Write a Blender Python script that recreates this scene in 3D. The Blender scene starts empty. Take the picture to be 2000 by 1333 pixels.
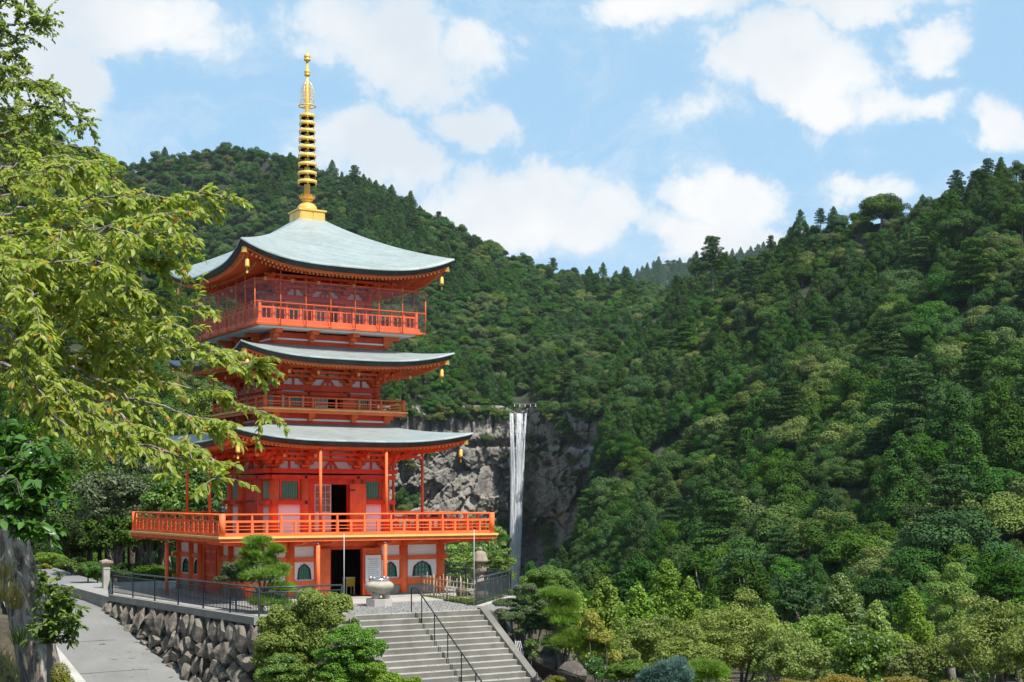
import bpy, math, random
import numpy as np
from mathutils import Vector

# ------------------------------------------------------------------ camera, sky, sun, exposure
F, HZ, PHI, DEP, CZ = 2700.0, 976.0, math.radians(31.0), 62.0, 4.15
scene = bpy.context.scene
col = scene.collection
CP, SP = math.cos(PHI), math.sin(PHI)
XC = (600 - 1000) / F * DEP
CAMX = -(XC * CP + DEP * SP)
CAMY = -(-XC * SP + DEP * CP)
cam_d = bpy.data.cameras.new('camera')
cam_o = bpy.data.objects.new('camera', cam_d)
col.objects.link(cam_o)
cam_o.location = (CAMX, CAMY, CZ)
cam_o.rotation_euler = (math.radians(90), 0, -PHI)
cam_d.sensor_width = 36
cam_d.lens = 36 * F / 2000
cam_d.shift_y = (HZ - 666.5) / 2000
cam_d.clip_start = 0.2
cam_d.clip_end = 30000
scene.camera = cam_o

SUN_EL = math.radians(58)
SUN_CAM_AZ = math.radians(140)          # clockwise from the view direction: behind the camera, to its right
sun_az = SUN_CAM_AZ + PHI               # clockwise from world +Y
sun_dir = Vector((math.sin(sun_az) * math.cos(SUN_EL), math.cos(sun_az) * math.cos(SUN_EL), math.sin(SUN_EL)))
ld = bpy.data.lights.new('sun', 'SUN')
ld.energy = 5.0
ld.angle = math.radians(0.53)
ld.color = (1.0, 0.955, 0.88)
lo = bpy.data.objects.new('sun', ld)
lo.rotation_euler = (-sun_dir).to_track_quat('-Z', 'Y').to_euler()
lo.location = (0, -40, 80)
col.objects.link(lo)

scene.view_settings.view_transform = 'Standard'
scene.view_settings.look = 'None'
scene.view_settings.gamma = 1
scene.view_settings.exposure = 0.55
scene.view_settings.use_curve_mapping = False
scene.cycles.max_bounces = 7
scene.cycles.transparent_max_bounces = 24
scene.cycles.use_denoising = True
scene.cycles.use_adaptive_sampling = True
scene.cycles.adaptive_threshold = 0.02


def cam_ray(px, py):
    """direction in the world for one metre of depth"""
    X = (px - 1000) / F
    return (X * CP + SP, -X * SP + CP, -(py - HZ) / F)


def P(px, py, d):
    r = cam_ray(px, py)
    return Vector((CAMX + d * r[0], CAMY + d * r[1], CZ + d * r[2]))


def G(px, py, z=0.0):
    r = cam_ray(px, py)
    return P(px, py, (z - CZ) / r[2])


def to_cam(x, y):
    dx, dy = x - CAMX, y - CAMY
    return dx * CP - dy * SP, dx * SP + dy * CP


def to_px(x, y, z):
    X, d = to_cam(x, y)
    return 1000 + F * X / d, HZ - F * (z - CZ) / d, d


# sky: physical sky with broken cumulus; clouds follow the direction of view in the world
world = bpy.data.worlds.new('World')
scene.world = world
world.use_nodes = True
wt = world.node_tree
for n in list(wt.nodes):
    wt.nodes.remove(n)


class NT:
    def __init__(s, t):
        s.t = t

    def n(s, typ, ins=None, **kw):
        nd = s.t.nodes.new(typ)
        for k, v in kw.items():
            setattr(nd, k, v)
        for k, v in (ins or {}).items():
            if isinstance(v, bpy.types.NodeSocket):
                s.t.links.new(v, nd.inputs[k])
            else:
                nd.inputs[k].default_value = v
        return nd

    def math(s, op, a, b=0.0, clamp=False):
        return s.n('ShaderNodeMath', {0: a, 1: b}, operation=op, use_clamp=clamp).outputs[0]

    def vm(s, op, a, b=(0, 0, 0)):
        nd = s.n('ShaderNodeVectorMath', {0: a, 1: b}, operation=op)
        return nd.outputs['Value'] if op in ('LENGTH', 'DISTANCE', 'DOT_PRODUCT') else nd.outputs[0]

    def noise(s, vec, scale, detail=4, rough=.55, dist=0.0, out=0):
        return s.n('ShaderNodeTexNoise', {'Vector': vec, 'Scale': scale, 'Detail': detail, 'Roughness': rough, 'Distortion': dist}).outputs[out]

    def ramp(s, fac, stops, interp='LINEAR'):
        r = s.n('ShaderNodeValToRGB', {0: fac})
        r.color_ramp.interpolation = interp
        while len(r.color_ramp.elements) < len(stops):
            r.color_ramp.elements.new(.5)
        for e, (p, c) in zip(r.color_ramp.elements, stops):
            e.position = p
            e.color = (c, c, c, 1) if not isinstance(c, tuple) else (*c, 1)
        return r.outputs[0]

    def mix(s, fac, a, b, blend='MIX'):
        m = s.n('ShaderNodeMix', data_type='RGBA', blend_type=blend)
        for i, v in ((0, fac), (6, a), (7, b)):
            if isinstance(v, bpy.types.NodeSocket):
                s.t.links.new(v, m.inputs[i])
            else:
                m.inputs[i].default_value = v if i == 0 else (*v, 1)
        return m.outputs[2]


w = NT(wt)
sky = w.n('ShaderNodeTexSky', sky_type='NISHITA', sun_disc=False, sun_elevation=SUN_EL, sun_rotation=sun_az,
          altitude=300, air_density=1.0, dust_density=0.6, ozone_density=2.0)
tc = w.n('ShaderNodeTexCoord')
dirv = w.vm('NORMALIZE', tc.outputs['Generated'])
sep = w.n('ShaderNodeSeparateXYZ', {0: dirv})
warp = w.n('ShaderNodeTexNoise', {'Vector': dirv, 'Scale': 9.0, 'Detail': 5, 'Roughness': .6}).outputs['Color']
warp = w.vm('SCALE', w.vm('SUBTRACT', warp, (.5, .5, .5)))
warp.node.inputs['Scale'].default_value = .085
dw = w.vm('ADD', dirv, warp)
billow = w.noise(w.vm('MULTIPLY', dirv, (1, 1, 1.25)), 11.0, 12, .66, .35)
big = w.noise(w.vm('MULTIPLY', dirv, (1, 1, 1.5)), 3.2, 3, .5)
# where the cumulus of the photograph stand: pixel of the centre, half width, half height (pixels), weight
CLOUDS = [(180, 60, 260, 95, .9), (140, 185, 110, 80, .95), (60, 130, 160, 120, .7), (760, 95, 190, 130, .85), (900, 80, 140, 70, .7), (720, 300, 150, 85, .95),
          (940, 230, 130, 60, .55), (1000, 420, 190, 105, 1.0), (1170, 450, 130, 80, .9), (1380, 400, 125, 75, 1.0), (1330, 470, 220, 60, .8),
          (1500, 125, 150, 75, .95), (1330, 225, 120, 55, .5), (1300, 10, 120, 40, .6), (1640, 0, 330, 42, .65), (1850, 60, 100, 55, .7), (1620, 190, 60, 35, .6), (1960, 240, 70, 70, .95),
          (1830, 180, 110, 40, .5), (1700, 370, 100, 40, .45), (620, 110, 100, 60, .5)]
dens = None
for (px, py, hw, hh, wgt) in CLOUDS:
    c = Vector(cam_ray(px, py))
    L = c.length
    c.normalize()
    kx, kz = F / (hw * 1.1), F / (hh * 1.1)
    df = w.vm('MULTIPLY', w.vm('SUBTRACT', dw, tuple(c)), (kx * L, kx * L, kz * L))
    g = w.math('SUBTRACT', 1.25, w.vm('LENGTH', df), True)
    g = w.math('MULTIPLY', g, wgt)
    dens = g if dens is None else w.math('MAXIMUM', dens, g)
base = w.math('MULTIPLY', w.math('SUBTRACT', big, .50), 1.1)
dsum = w.math('ADD', w.math('ADD', w.math('MULTIPLY', dens, .95), base), w.math('MULTIPLY', w.math('SUBTRACT', billow, .5), 1.75))
cover = w.ramp(dsum, [(.10, 0.0), (.24, .15), (.33, .55), (.41, .9), (.5, 1.0)], 'LINEAR')
shade = w.noise(w.vm('ADD', dirv, tuple(sun_dir * .03)), 6.0, 5, .55)
ccol = w.mix(w.ramp(shade, [(.38, 0.0), (.58, 1.0)]), (6.7, 7.2, 7.7), (8.6, 8.6, 8.55))
ccol = w.mix(w.ramp(dsum, [(.2, 0.0), (.6, 1.0)]), (6.2, 7.3, 8.2), ccol)
wisp = w.noise(w.vm('MULTIPLY', dw, (1, 1, 2.4)), 5.5, 9, .7, 1.2)
skyb = w.mix(.74, sky.outputs[0], (4.0, 6.6, 9.0))
skyb = w.mix(w.ramp(wisp, [(.46, 0.0), (.72, .5)]), skyb, (7.2, 7.9, 8.4))
out = w.mix(w.math('MULTIPLY', cover, .97), skyb, ccol)
bg = w.n('ShaderNodeBackground', {'Color': out, 'Strength': 0.08})
w.n('ShaderNodeOutputWorld', {'Surface': bg.outputs[0]})

# ------------------------------------------------------------------ materials
MATS = {}


def newmat(name):
    m = bpy.data.materials.new(name)
    m.use_nodes = True
    for n in list(m.node_tree.nodes):
        m.node_tree.nodes.remove(n)
    t = NT(m.node_tree)
    MATS[name] = m
    return m, t


def finish(t, sh):
    t.n('ShaderNodeOutputMaterial', {'Surface': sh})


def plain(name, c, rough=.6, var=.12, scale=3.0, metal=0.0, bump=.0, bscale=40, spec=.4, dirt=None, obj=True):
    m, t = newmat(name)
    co = t.n('ShaderNodeTexCoord').outputs['Object' if obj else 'Generated']
    nz = t.noise(co, scale, 6, .6)
    dark = tuple(x * (1 - var * 1.6) for x in c)
    light = tuple(min(1, x * (1 + var)) for x in c)
    cc = t.mix(t.ramp(nz, [(.3, 0.0), (.7, 1.0)]), dark, light)
    if dirt:
        n2 = t.noise(t.vm('MULTIPLY', co, (1, 1, .25)), scale * 1.7, 7, .7)
        cc = t.mix(t.ramp(n2, [(.52, 0.0), (.75, dirt[1])]), cc, dirt[0])
    ins = {'Base Color': cc, 'Roughness': rough, 'Metallic': metal, 'Specular IOR Level': spec}
    if bump:
        b = t.n('ShaderNodeBump', {'Height': t.noise(co, bscale, 5, .6), 'Strength': bump, 'Distance': .02})
        ins['Normal'] = b.outputs[0]
    finish(t, t.n('ShaderNodeBsdfPrincipled', ins).outputs[0])
    return m


def leafmat(name, a, b, c=None, trans=.35, rough=.5, spec=.35, rnd=.35):
    """colours by leaf (attribute tint) and by plant (object random)"""
    m, t = newmat(name)
    ti = t.n('ShaderNodeAttribute', attribute_name='tint').outputs['Fac']
    cc = t.mix(ti, a, b)
    if c:
        cc = t.mix(t.ramp(ti, [(.955, 0.0), (.975, 1.0)]), cc, c)
    r = t.n('ShaderNodeObjectInfo').outputs['Random']
    hv = t.n('ShaderNodeHueSaturation', {'Hue': t.math('ADD', .5 - .03 * rnd / .35 * 1.0, t.math('MULTIPLY', r, .05 * rnd / .35)),
                                         'Saturation': t.math('ADD', 1 - rnd * .5, t.math('MULTIPLY', t.math('FRACT', t.math('MULTIPLY', r, 7.31)), rnd)),
                                         'Value': t.math('ADD', 1 - rnd, t.math('MULTIPLY', t.math('FRACT', t.math('MULTIPLY', r, 13.7)), 2 * rnd)), 'Color': cc})
    cc = hv.outputs[0]
    p = t.n('ShaderNodeBsdfPrincipled', {'Base Color': cc, 'Roughness': rough, 'Specular IOR Level': spec})
    tr = t.n('ShaderNodeBsdfTranslucent', {'Color': t.mix(.5, cc, t.mix(1.0, cc, (1.25, 1.3, .5), 'MULTIPLY'))})
    mx = t.n('ShaderNodeMixShader', {0: trans, 1: p.outputs[0], 2: tr.outputs[0]})
    finish(t, mx.outputs[0])
    return m


plain('vermilion', (.80, .155, .045), .6, .14, 1.5, spec=.3, bump=.05, bscale=25, dirt=((.50, .085, .035), .6))
plain('shaded_vermilion', (.66, .07, .022), .6, .16, 1.5, spec=.3, dirt=((.36, .045, .02), .6))  # vermilion paint again, redder and darker: the walls' shade is in the colour
plain('ochre_paint', (.80, .47, .13), .5, .1, 2)
plain('yellow_tip', (.85, .58, .17), .4, .08, 2)
plain('plaster', (.80, .78, .76), .85, .05, 1.2, bump=.05, dirt=((.6, .56, .5), .35))
plain('beige_wood', (.66, .56, .44), .7, .1, 3)
plain('green_slat', (.012, .19, .11), .5, .12, 3)
plain('pale_green_slat', (.22, .50, .37), .5, .1, 3)
plain('black_metal', (.022, .026, .028), .4, .2, 5, metal=.3)
plain('rail_paint', (.055, .068, .075), .38, .2, 5, metal=.3)
plain('dark_iron', (.02, .018, .016), .5, .2, 5)
plain('white_metal', (.50, .50, .50), .4, .05, 5)
plain('steel', (.62, .63, .65), .22, .1, 8, metal=1.0)
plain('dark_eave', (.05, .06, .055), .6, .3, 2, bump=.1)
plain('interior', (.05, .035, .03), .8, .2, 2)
plain('concrete', (.27, .26, .24), .85, .14, 1.1, bump=.25, bscale=60, dirt=((.16, .15, .13), .55))
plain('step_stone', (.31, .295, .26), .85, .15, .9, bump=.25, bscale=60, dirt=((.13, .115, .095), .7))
plain('pale_stone', (.38, .365, .33), .8, .12, 1.4, bump=.2, bscale=50, dirt=((.25, .23, .2), .4))
plain('lantern_stone', (.27, .215, .16), .9, .25, 3, bump=.5, bscale=30, dirt=((.12, .12, .09), .6))
plain('burner_stone', (.38, .34, .27), .6, .2, 3, bump=.15, bscale=30, dirt=((.30, .27, .22), .6))
plain('bamboo', (.38, .31, .19), .5, .2, 5)
plain('sign_board', (.78, .78, .76), .5, .03, 2)
plain('ink', (.02, .02, .02), .7, .05, 2)
plain('bark', (.17, .145, .12), .9, .3, 4, bump=.6, bscale=18, dirt=((.06, .055, .05), .8))
plain('pale_bark', (.33, .31, .28), .9, .25, 3, bump=.5, bscale=25, dirt=((.10, .09, .08), .7))
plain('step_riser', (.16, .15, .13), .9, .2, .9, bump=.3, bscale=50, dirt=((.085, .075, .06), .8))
plain('soil', (.075, .058, .036), .95, .4, .8, bump=.5, bscale=6, dirt=((.03, .04, .015), .8))
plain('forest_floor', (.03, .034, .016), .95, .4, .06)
plain('yellow_cloth', (.55, .40, .05), .8, .1, 3)

m, t = newmat('cherry_bark')
co = t.n('ShaderNodeTexCoord').outputs['Object']
n1 = t.noise(t.vm('MULTIPLY', co, (1, 1, .16)), 11, 9, .75, .8)
n2 = t.noise(co, 3.5, 6, .65)
cc = t.mix(t.ramp(n1, [(.40, 0.0), (.58, 1.0)]), (.07, .058, .048), (.50, .43, .36))
cc = t.mix(t.ramp(n2, [(.5, 0.0), (.68, .6)]), cc, (.17, .165, .10))
cc = t.mix(t.ramp(t.noise(co, 22, 3, .6), [(.64, 0.0), (.7, .7)]), cc, (.5, .49, .45))
bmp = t.n('ShaderNodeBump', {'Height': n1, 'Strength': 1.0, 'Distance': .06})
finish(t, t.n('ShaderNodeBsdfPrincipled', {'Base Color': cc, 'Roughness': .95, 'Normal': bmp.outputs[0], 'Specular IOR Level': .2}).outputs[0])

# gold leaf
m, t = newmat('gold')
co = t.n('ShaderNodeTexCoord').outputs['Object']
finish(t, t.n('ShaderNodeBsdfPrincipled', {'Base Color': t.mix(t.noise(co, 4, 5, .6), (.76, .43, .07), (.92, .60, .16)), 'Metallic': .38,
                                           'Roughness': t.ramp(t.noise(co, 7, 4), [(.3, .28), (.7, .46)])}).outputs[0])

# copper shingles, patinated: fine courses along the eaves
m, t = newmat('copper_roof')
co = t.n('ShaderNodeTexCoord').outputs['Object']
at = t.n('ShaderNodeAttribute', attribute_name='course').outputs['Fac']
saw = t.math('FRACT', at)
nz = t.noise(co, 1.6, 6, .65)
streak = t.noise(t.vm('MULTIPLY', co, (1, 1, .3)), 5, 6, .7)
cc = t.mix(t.ramp(nz, [(.3, 0.0), (.72, 1.0)]), (.20, .235, .225), (.29, .325, .315))
cc = t.mix(t.ramp(streak, [(.5, 0.0), (.78, .45)]), cc, (.14, .165, .15))
cc = t.mix(t.ramp(saw, [(.0, .75), (.2, .0)]), cc, (.12, .17, .16))
pid = t.n('ShaderNodeTexWhiteNoise', {0: t.vm('ADD', t.n('ShaderNodeCombineXYZ', {0: t.math('FLOOR', at)}).outputs[0],
                                              t.vm('FLOOR', t.vm('MULTIPLY', co, (2.2, 2.2, 0))))}, noise_dimensions='3D').outputs[0]
cc = t.mix(t.math('MULTIPLY', pid, .42), cc, (.36, .41, .41))
bmp = t.n('ShaderNodeBump', {'Height': saw, 'Strength': .35, 'Distance': .02})
finish(t, t.n('ShaderNodeBsdfPrincipled', {'Base Color': cc, 'Roughness': .55, 'Metallic': .15, 'Normal': bmp.outputs[0]}).outputs[0])

# clear screen round the top balcony
m, t = newmat('screen_pane')
tr = t.n('ShaderNodeBsdfTransparent', {0: (.98, .945, .945, 1)})
gl = t.n('ShaderNodeBsdfGlossy', {'Color': (1, .93, .93, 1), 'Roughness': .12})
df = t.n('ShaderNodeBsdfDiffuse', {'Color': (.8, .45, .42, 1)})
m1 = t.n('ShaderNodeMixShader', {0: .012, 1: tr.outputs[0], 2: df.outputs[0]})
finish(t, t.n('ShaderNodeMixShader', {0: .012, 1: m1.outputs[0], 2: gl.outputs[0]}).outputs[0])

m, t = newmat('window_glass')
finish(t, t.n('ShaderNodeBsdfPrincipled', {'Base Color': (.30, .30, .29, 1), 'Roughness': .25}).outputs[0])

# path: brushed concrete
m, t = newmat('path_concrete')
co = t.n('ShaderNodeTexCoord').outputs['Object']
nz = t.noise(co, .5, 7, .65)
cc = t.mix(t.ramp(nz, [(.3, 0.0), (.7, 1.0)]), (.15, .147, .14), (.225, .22, .21))
cc = t.mix(t.ramp(t.noise(co, 26, 3, .8), [(.35, .5), (.6, 0.0)]), cc, (.12, .12, .115))
cc = t.mix(t.ramp(t.noise(co, 1.7, 8, .75), [(.58, 0.0), (.75, .55)]), cc, (.11, .105, .095))
bmp = t.n('ShaderNodeBump', {'Height': t.noise(co, 60, 3, .8), 'Strength': .4, 'Distance': .01})
finish(t, t.n('ShaderNodeBsdfPrincipled', {'Base Color': cc, 'Roughness': .9, 'Normal': bmp.outputs[0]}).outputs[0])


def rockmat(name, dark, mid, light, sc=1.0, moss=(.06, .075, .025), mossy=.35, streaks=False):
    m, t = newmat(name)
    co = t.n('ShaderNodeTexCoord').outputs['Object']
    r = t.n('ShaderNodeObjectInfo').outputs['Random']
    n1 = t.noise(co, 1.3 * sc, 8, .68, .4)
    cc = t.ramp(n1, [(.28, dark), (.5, mid), (.72, light)])
    n2 = t.noise(t.vm('MULTIPLY', co, (1, 1, .18 if streaks else 1)), 3.1 * sc, 8, .72)
    cc = t.mix(t.ramp(n2, [(.5, 0.0), (.68, .75)]), cc, tuple(x * .45 for x in dark))
    n3 = t.noise(co, .8 * sc, 6, .7)
    cc = t.mix(t.ramp(n3, [(.56, 0.0), (.7, mossy)]), cc, moss)
    cc = t.mix(t.math('MULTIPLY', r, .35), cc, tuple(x * .55 for x in mid))
    bmp = t.n('ShaderNodeBump', {'Height': t.noise(co, 9 * sc, 8, .7), 'Strength': .7, 'Distance': .05 / sc})
    finish(t, t.n('ShaderNodeBsdfPrincipled', {'Base Color': cc, 'Roughness': .9, 'Normal': bmp.outputs[0], 'Specular IOR Level': .25}).outputs[0])


rockmat('boulder', (.075, .066, .056), (.20, .175, .145), (.40, .355, .295), 2.2)
rockmat('garden_rock', (.04, .034, .03), (.10, .083, .07), (.20, .175, .145), 2.0)
rockmat('cliff_rock', (.10, .095, .087), (.225, .208, .182), (.38, .345, .295), .06, moss=(.06, .07, .03), mossy=.3, streaks=True)
rockmat('cobble', (.05, .05, .052), (.20, .20, .195), (.42, .41, .39), 6.0, mossy=.05)

# water of the fall
m, t = newmat('falling_water')
co = t.n('ShaderNodeTexCoord').outputs['Object']
st = t.noise(t.vm('MULTIPLY', co, (1, 1, .06)), 1.3, 10, .75, .8)
df = t.n('ShaderNodeBsdfPrincipled', {'Base Color': (.86, .88, .9, 1), 'Roughness': .5})
tl = t.n('ShaderNodeBsdfTranslucent', {'Color': (.85, .88, .92, 1)})
mw = t.n('ShaderNodeMixShader', {0: .3, 1: df.outputs[0], 2: tl.outputs[0]})
tr = t.n('ShaderNodeBsdfTransparent')
finish(t, t.n('ShaderNodeMixShader', {0: t.ramp(st, [(.42, .0), (.60, .85)]), 1: tr.outputs[0], 2: mw.outputs[0]}).outputs[0])

m, t = newmat('grass_ground')
co = t.n('ShaderNodeTexCoord').outputs['Object']
cc = t.mix(t.ramp(t.noise(co, 2.5, 7, .7), [(.3, 0.0), (.7, 1.0)]), (.06, .10, .015), (.17, .22, .04))
finish(t, t.n('ShaderNodeBsdfPrincipled', {'Base Color': cc, 'Roughness': .9}).outputs[0])

leafmat('cherry_leaf', (.22, .31, .034), (.46, .53, .09), (.6, .33, .06), .55, .42, .45, .05)
leafmat('maple_leaf', (.16, .24, .035), (.32, .38, .07), None, .45, .5, .4, .05)
leafmat('camellia_leaf', (.035, .10, .016), (.085, .19, .03), None, .25, .22, .6, .05)
leafmat('cedar_leaf', (.022, .058, .013), (.062, .125, .024), None, .10, .85, .08, .26)
leafmat('broad_leaf', (.024, .066, .015), (.080, .155, .030), None, .10, .85, .08, .32)
leafmat('pale_broad_leaf', (.085, .13, .035), (.17, .21, .055), None, .12, .85, .08, .22)
leafmat('olive_leaf', (.12, .175, .03), (.26, .32, .06), None, .35, .55, .3, .14)
leafmat('fresh_leaf', (.10, .185, .022), (.23, .335, .042), None, .35, .5, .35, .16)
leafmat('yellow_leaf', (.20, .22, .03), (.38, .37, .07), None, .4, .5, .35, .1)
leafmat('shrub_leaf', (.06, .135, .018), (.16, .25, .034), None, .3, .45, .4, .15)
leafmat('airy_leaf', (.12, .19, .03), (.29, .37, .065), None, .4, .5, .3, .1)
leafmat('clipped_leaf', (.05, .14, .014), (.14, .28, .03), None, .25, .5, .35, .1)
leafmat('azalea_leaf', (.06, .095, .035), (.155, .19, .085), None, .25, .5, .35, .15)
leafmat('pine_needle', (.11, .22, .02), (.27, .42, .055), None, .3, .5, .35, .12)
leafmat('blue_needle', (.06, .13, .11), (.16, .27, .23), None, .2, .5, .3, .05)
leafmat('moss_leaf', (.10, .12, .012), (.22, .22, .03), None, .2, .7, .2, .1)
leafmat('rust_leaf', (.14, .13, .02), (.32, .22, .03), None, .3, .5, .3, .1)
leafmat('dry_grass', (.22, .19, .07), (.42, .36, .15), None, .3, .6, .2, .1)
leafmat('grass_blade', (.07, .13, .02), (.16, .24, .04), None, .3, .6, .2, .1)


# ------------------------------------------------------------------ mesh helpers
class MB:
    def __init__(s):
        s.v, s.f, s.sm = [], [], []

    def add(s, vs, fs, smooth=False):
        o = len(s.v)
        s.v += [tuple(p) for p in vs]
        for f in fs:
            s.f.append(tuple(i + o for i in f))
            s.sm.append(smooth)
        return s

    def bb(s, x0, x1, y0, y1, z0, z1):
        vs = [(x, y, z) for z in (z0, z1) for y in (y0, y1) for x in (x0, x1)]
        return s.add(vs, [(0, 2, 3, 1), (4, 5, 7, 6), (0, 1, 5, 4), (2, 6, 7, 3), (0, 4, 6, 2), (1, 3, 7, 5)])

    def beam(s, p0, p1, wd, hg, up=(0, 0, 1)):
        p0, p1, up = Vector(p0), Vector(p1), Vector(up)
        d = (p1 - p0).normalized()
        sd = d.cross(up).normalized() * wd / 2
        u2 = sd.cross(d).normalized() * hg / 2
        vs = [p + a * sd + b * u2 for p in (p0, p1) for a, b in ((-1, -1), (1, -1), (1, 1), (-1, 1))]
        return s.add(vs, [(0, 1, 2, 3), (7, 6, 5, 4), (0, 4, 5, 1), (1, 5, 6, 2), (2, 6, 7, 3), (3, 7, 4, 0)])

    def tube(s, pts, rs, n=8, caps=True, squash=None):
        pts = [Vector(p) for p in pts]
        if not isinstance(rs, (list, tuple)):
            rs = [rs] * len(pts)
        vs, fs = [], []
        for i, p in enumerate(pts):
            d = (pts[min(i + 1, len(pts) - 1)] - pts[max(i - 1, 0)]).normalized()
            a = Vector((0, 0, 1)) if abs(d.z) < .9 else Vector((1, 0, 0))
            x = d.cross(a).normalized()
            y = d.cross(x).normalized()
            for k in range(n):
                t = 2 * math.pi * k / n
                vs.append(p + rs[i] * (math.cos(t) * x + math.sin(t) * y))
        for i in range(len(pts) - 1):
            for k in range(n):
                a, b = i * n + k, i * n + (k + 1) % n
                fs.append((a, a + n, b + n, b))
        s.add(vs, fs, True)
        if caps:
            o = len(s.v) - len(vs)
            s.f.append(tuple(o + k for k in range(n)))
            s.f.append(tuple(o + len(vs) - 1 - k for k in range(n)))
            s.sm += [False, False]
        return s

    def cyl(s, x, y, z0, z1, r, n=14, r1=None):
        return s.tube([(x, y, z0), (x, y, z1)], [r, r if r1 is None else r1], n)

    def lathe(s, prof, n=24, c=(0, 0, 0), smooth=True):
        vs = [(c[0] + r * math.cos(2 * math.pi * k / n), c[1] + r * math.sin(2 * math.pi * k / n), c[2] + z) for r, z in prof for k in range(n)]
        fs = []
        for i in range(len(prof) - 1):
            for k in range(n):
                a, b = i * n + k, i * n + (k + 1) % n
                fs.append((a, b, b + n, a + n))
        s.add(vs, fs, smooth)
        o = len(s.v) - len(vs)
        s.f.append(tuple(o + n - 1 - k for k in range(n)))
        s.f.append(tuple(o + len(vs) - n + k for k in range(n)))
        s.sm += [False, False]
        return s

    def prism(s, poly, y0, y1):
        """poly of (x, z), extruded along y"""
        n = len(poly)
        vs = [(x, y0, z) for x, z in poly] + [(x, y1, z) for x, z in poly]
        fs = [tuple(range(n)), tuple(range(2 * n - 1, n - 1, -1))] + [(i, i + n, (i + 1) % n + n, (i + 1) % n) for i in range(n)]
        return s.add(vs, fs)

    def mesh(s, name, mat):
        me = bpy.data.meshes.new(name)
        me.from_pydata(s.v, [], s.f)
        me.polygons.foreach_set('use_smooth', s.sm)
        me.materials.append(MATS[mat])
        me.update()
        return me


def tag(o, label=None, cat=None, group=None, kind=None):
    if label:
        o['label'] = label
    if cat:
        o['category'] = cat
    if group:
        o['group'] = group
    if kind:
        o['kind'] = kind
    return o


def link(name, me, parent=None, loc=(0, 0, 0), rz=0.0, sc=None):
    o = bpy.data.objects.new(name, me)
    col.objects.link(o)
    o.location = loc
    o.rotation_euler = (0, 0, rz)
    if sc is not None:
        o.scale = sc if isinstance(sc, (tuple, list)) else (sc, sc, sc)
    if parent:
        o.parent = parent
    return o


def ob(name, mb, mat, parent=None, loc=(0, 0, 0), rz=0.0, kind=None):
    o = link(name, mb.mesh(name, mat), parent, loc, rz)
    if kind:
        o['kind'] = kind
    return o


def thing(name, label, cat, loc=(0, 0, 0), group=None, rz=0.0):
    o = link(name, None, None, loc, rz)
    return tag(o, label, cat, group)


def np_mesh(name, V, Fs, mat, tint=None, smooth=False, mats=None, midx=None):
    """Fs: array (n, k) of equal polygons"""
    V = np.asarray(V, np.float32)
    Fs = np.asarray(Fs, np.int32)
    me = bpy.data.meshes.new(name)
    me.vertices.add(len(V))
    me.vertices.foreach_set('co', V.ravel())
    n, k = Fs.shape
    me.loops.add(n * k)
    me.loops.foreach_set('vertex_index', Fs.ravel())
    me.polygons.add(n)
    me.polygons.foreach_set('loop_start', np.arange(0, n * k, k, dtype=np.int32))
    me.polygons.foreach_set('loop_total', np.full(n, k, np.int32))
    if smooth:
        me.polygons.foreach_set('use_smooth', np.ones(n, bool))
    for mm in (mats or [mat]):
        me.materials.append(MATS[mm])
    if midx is not None:
        me.polygons.foreach_set('material_index', np.asarray(midx, np.int32))
    if tint is not None:
        a = me.attributes.new('tint', 'FLOAT', 'FACE')
        a.data.foreach_set('value', np.asarray(tint, np.float32))
    me.update(calc_edges=True)
    me.validate()
    return me


def unit(a):
    return a / np.maximum(np.linalg.norm(a, axis=1, keepdims=True), 1e-9)


def leaf_quads(C, N, size, rng, aspect=.6, U=None, fold=0.0):
    """one diamond-shaped leaf or spray at each centre C with normal N; U: long axis"""
    n = len(C)
    if U is None:
        U = rng.normal(size=(n, 3))
    U = unit(U - (U * N).sum(1, keepdims=True) * N)
    W = np.cross(N, U)
    s = (size * rng.uniform(.7, 1.3, n))[:, None]
    if fold:
        V = np.stack([C - U * s * .5, C + W * s * aspect * .5 + N * s * fold, C + U * s * .5 - N * s * fold, C - W * s * aspect * .5 + N * s * fold], 1)
    else:
        V = np.stack([C - U * s * .5, C + W * s * aspect * .5 - U * s * .08, C + U * s * .5, C - W * s * aspect * .5 + U * s * .08], 1)
    return V.reshape(-1, 3), np.arange(4 * n).reshape(n, 4)


def sphere_pts(n, rng):
    return unit(rng.normal(size=(n, 3)))


def ellipsoid_leaves(blobs, per_area, size, rng, up=.35, jitter=.18, aspect=.65, bottom=-.55, nj=.42):
    """leaves on the skin of many small ellipsoids (cx, cy, cz, rx, ry, rz)"""
    Cs, Ns, Ts = [], [], []
    for (cx, cy, cz, rx, ry, rz) in blobs:
        area = 4 * math.pi * ((rx * ry) ** 1.6 + (rx * rz) ** 1.6 + (ry * rz) ** 1.6) ** (1 / 1.6) / 3 ** (1 / 1.6)
        n = max(6, int(area * per_area))
        d = sphere_pts(n, rng)
        d = d[d[:, 2] > bottom]
        n = len(d)
        r = 1 - np.abs(rng.normal(size=(n, 1))) * jitter
        C = np.array([cx, cy, cz]) + d * np.array([rx, ry, rz]) * r
        N = unit(d / np.array([rx, ry, rz]) * min(rx, ry, rz) + rng.normal(size=(n, 3)) * nj + np.array([0, 0, up]))
        Cs.append(C)
        Ns.append(N)
        Ts.append(np.clip(rng.uniform(0, .75, n) + rng.uniform(-.1, .25), 0, .94))
    return np.concatenate(Cs), np.concatenate(Ns), np.concatenate(Ts)


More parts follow.
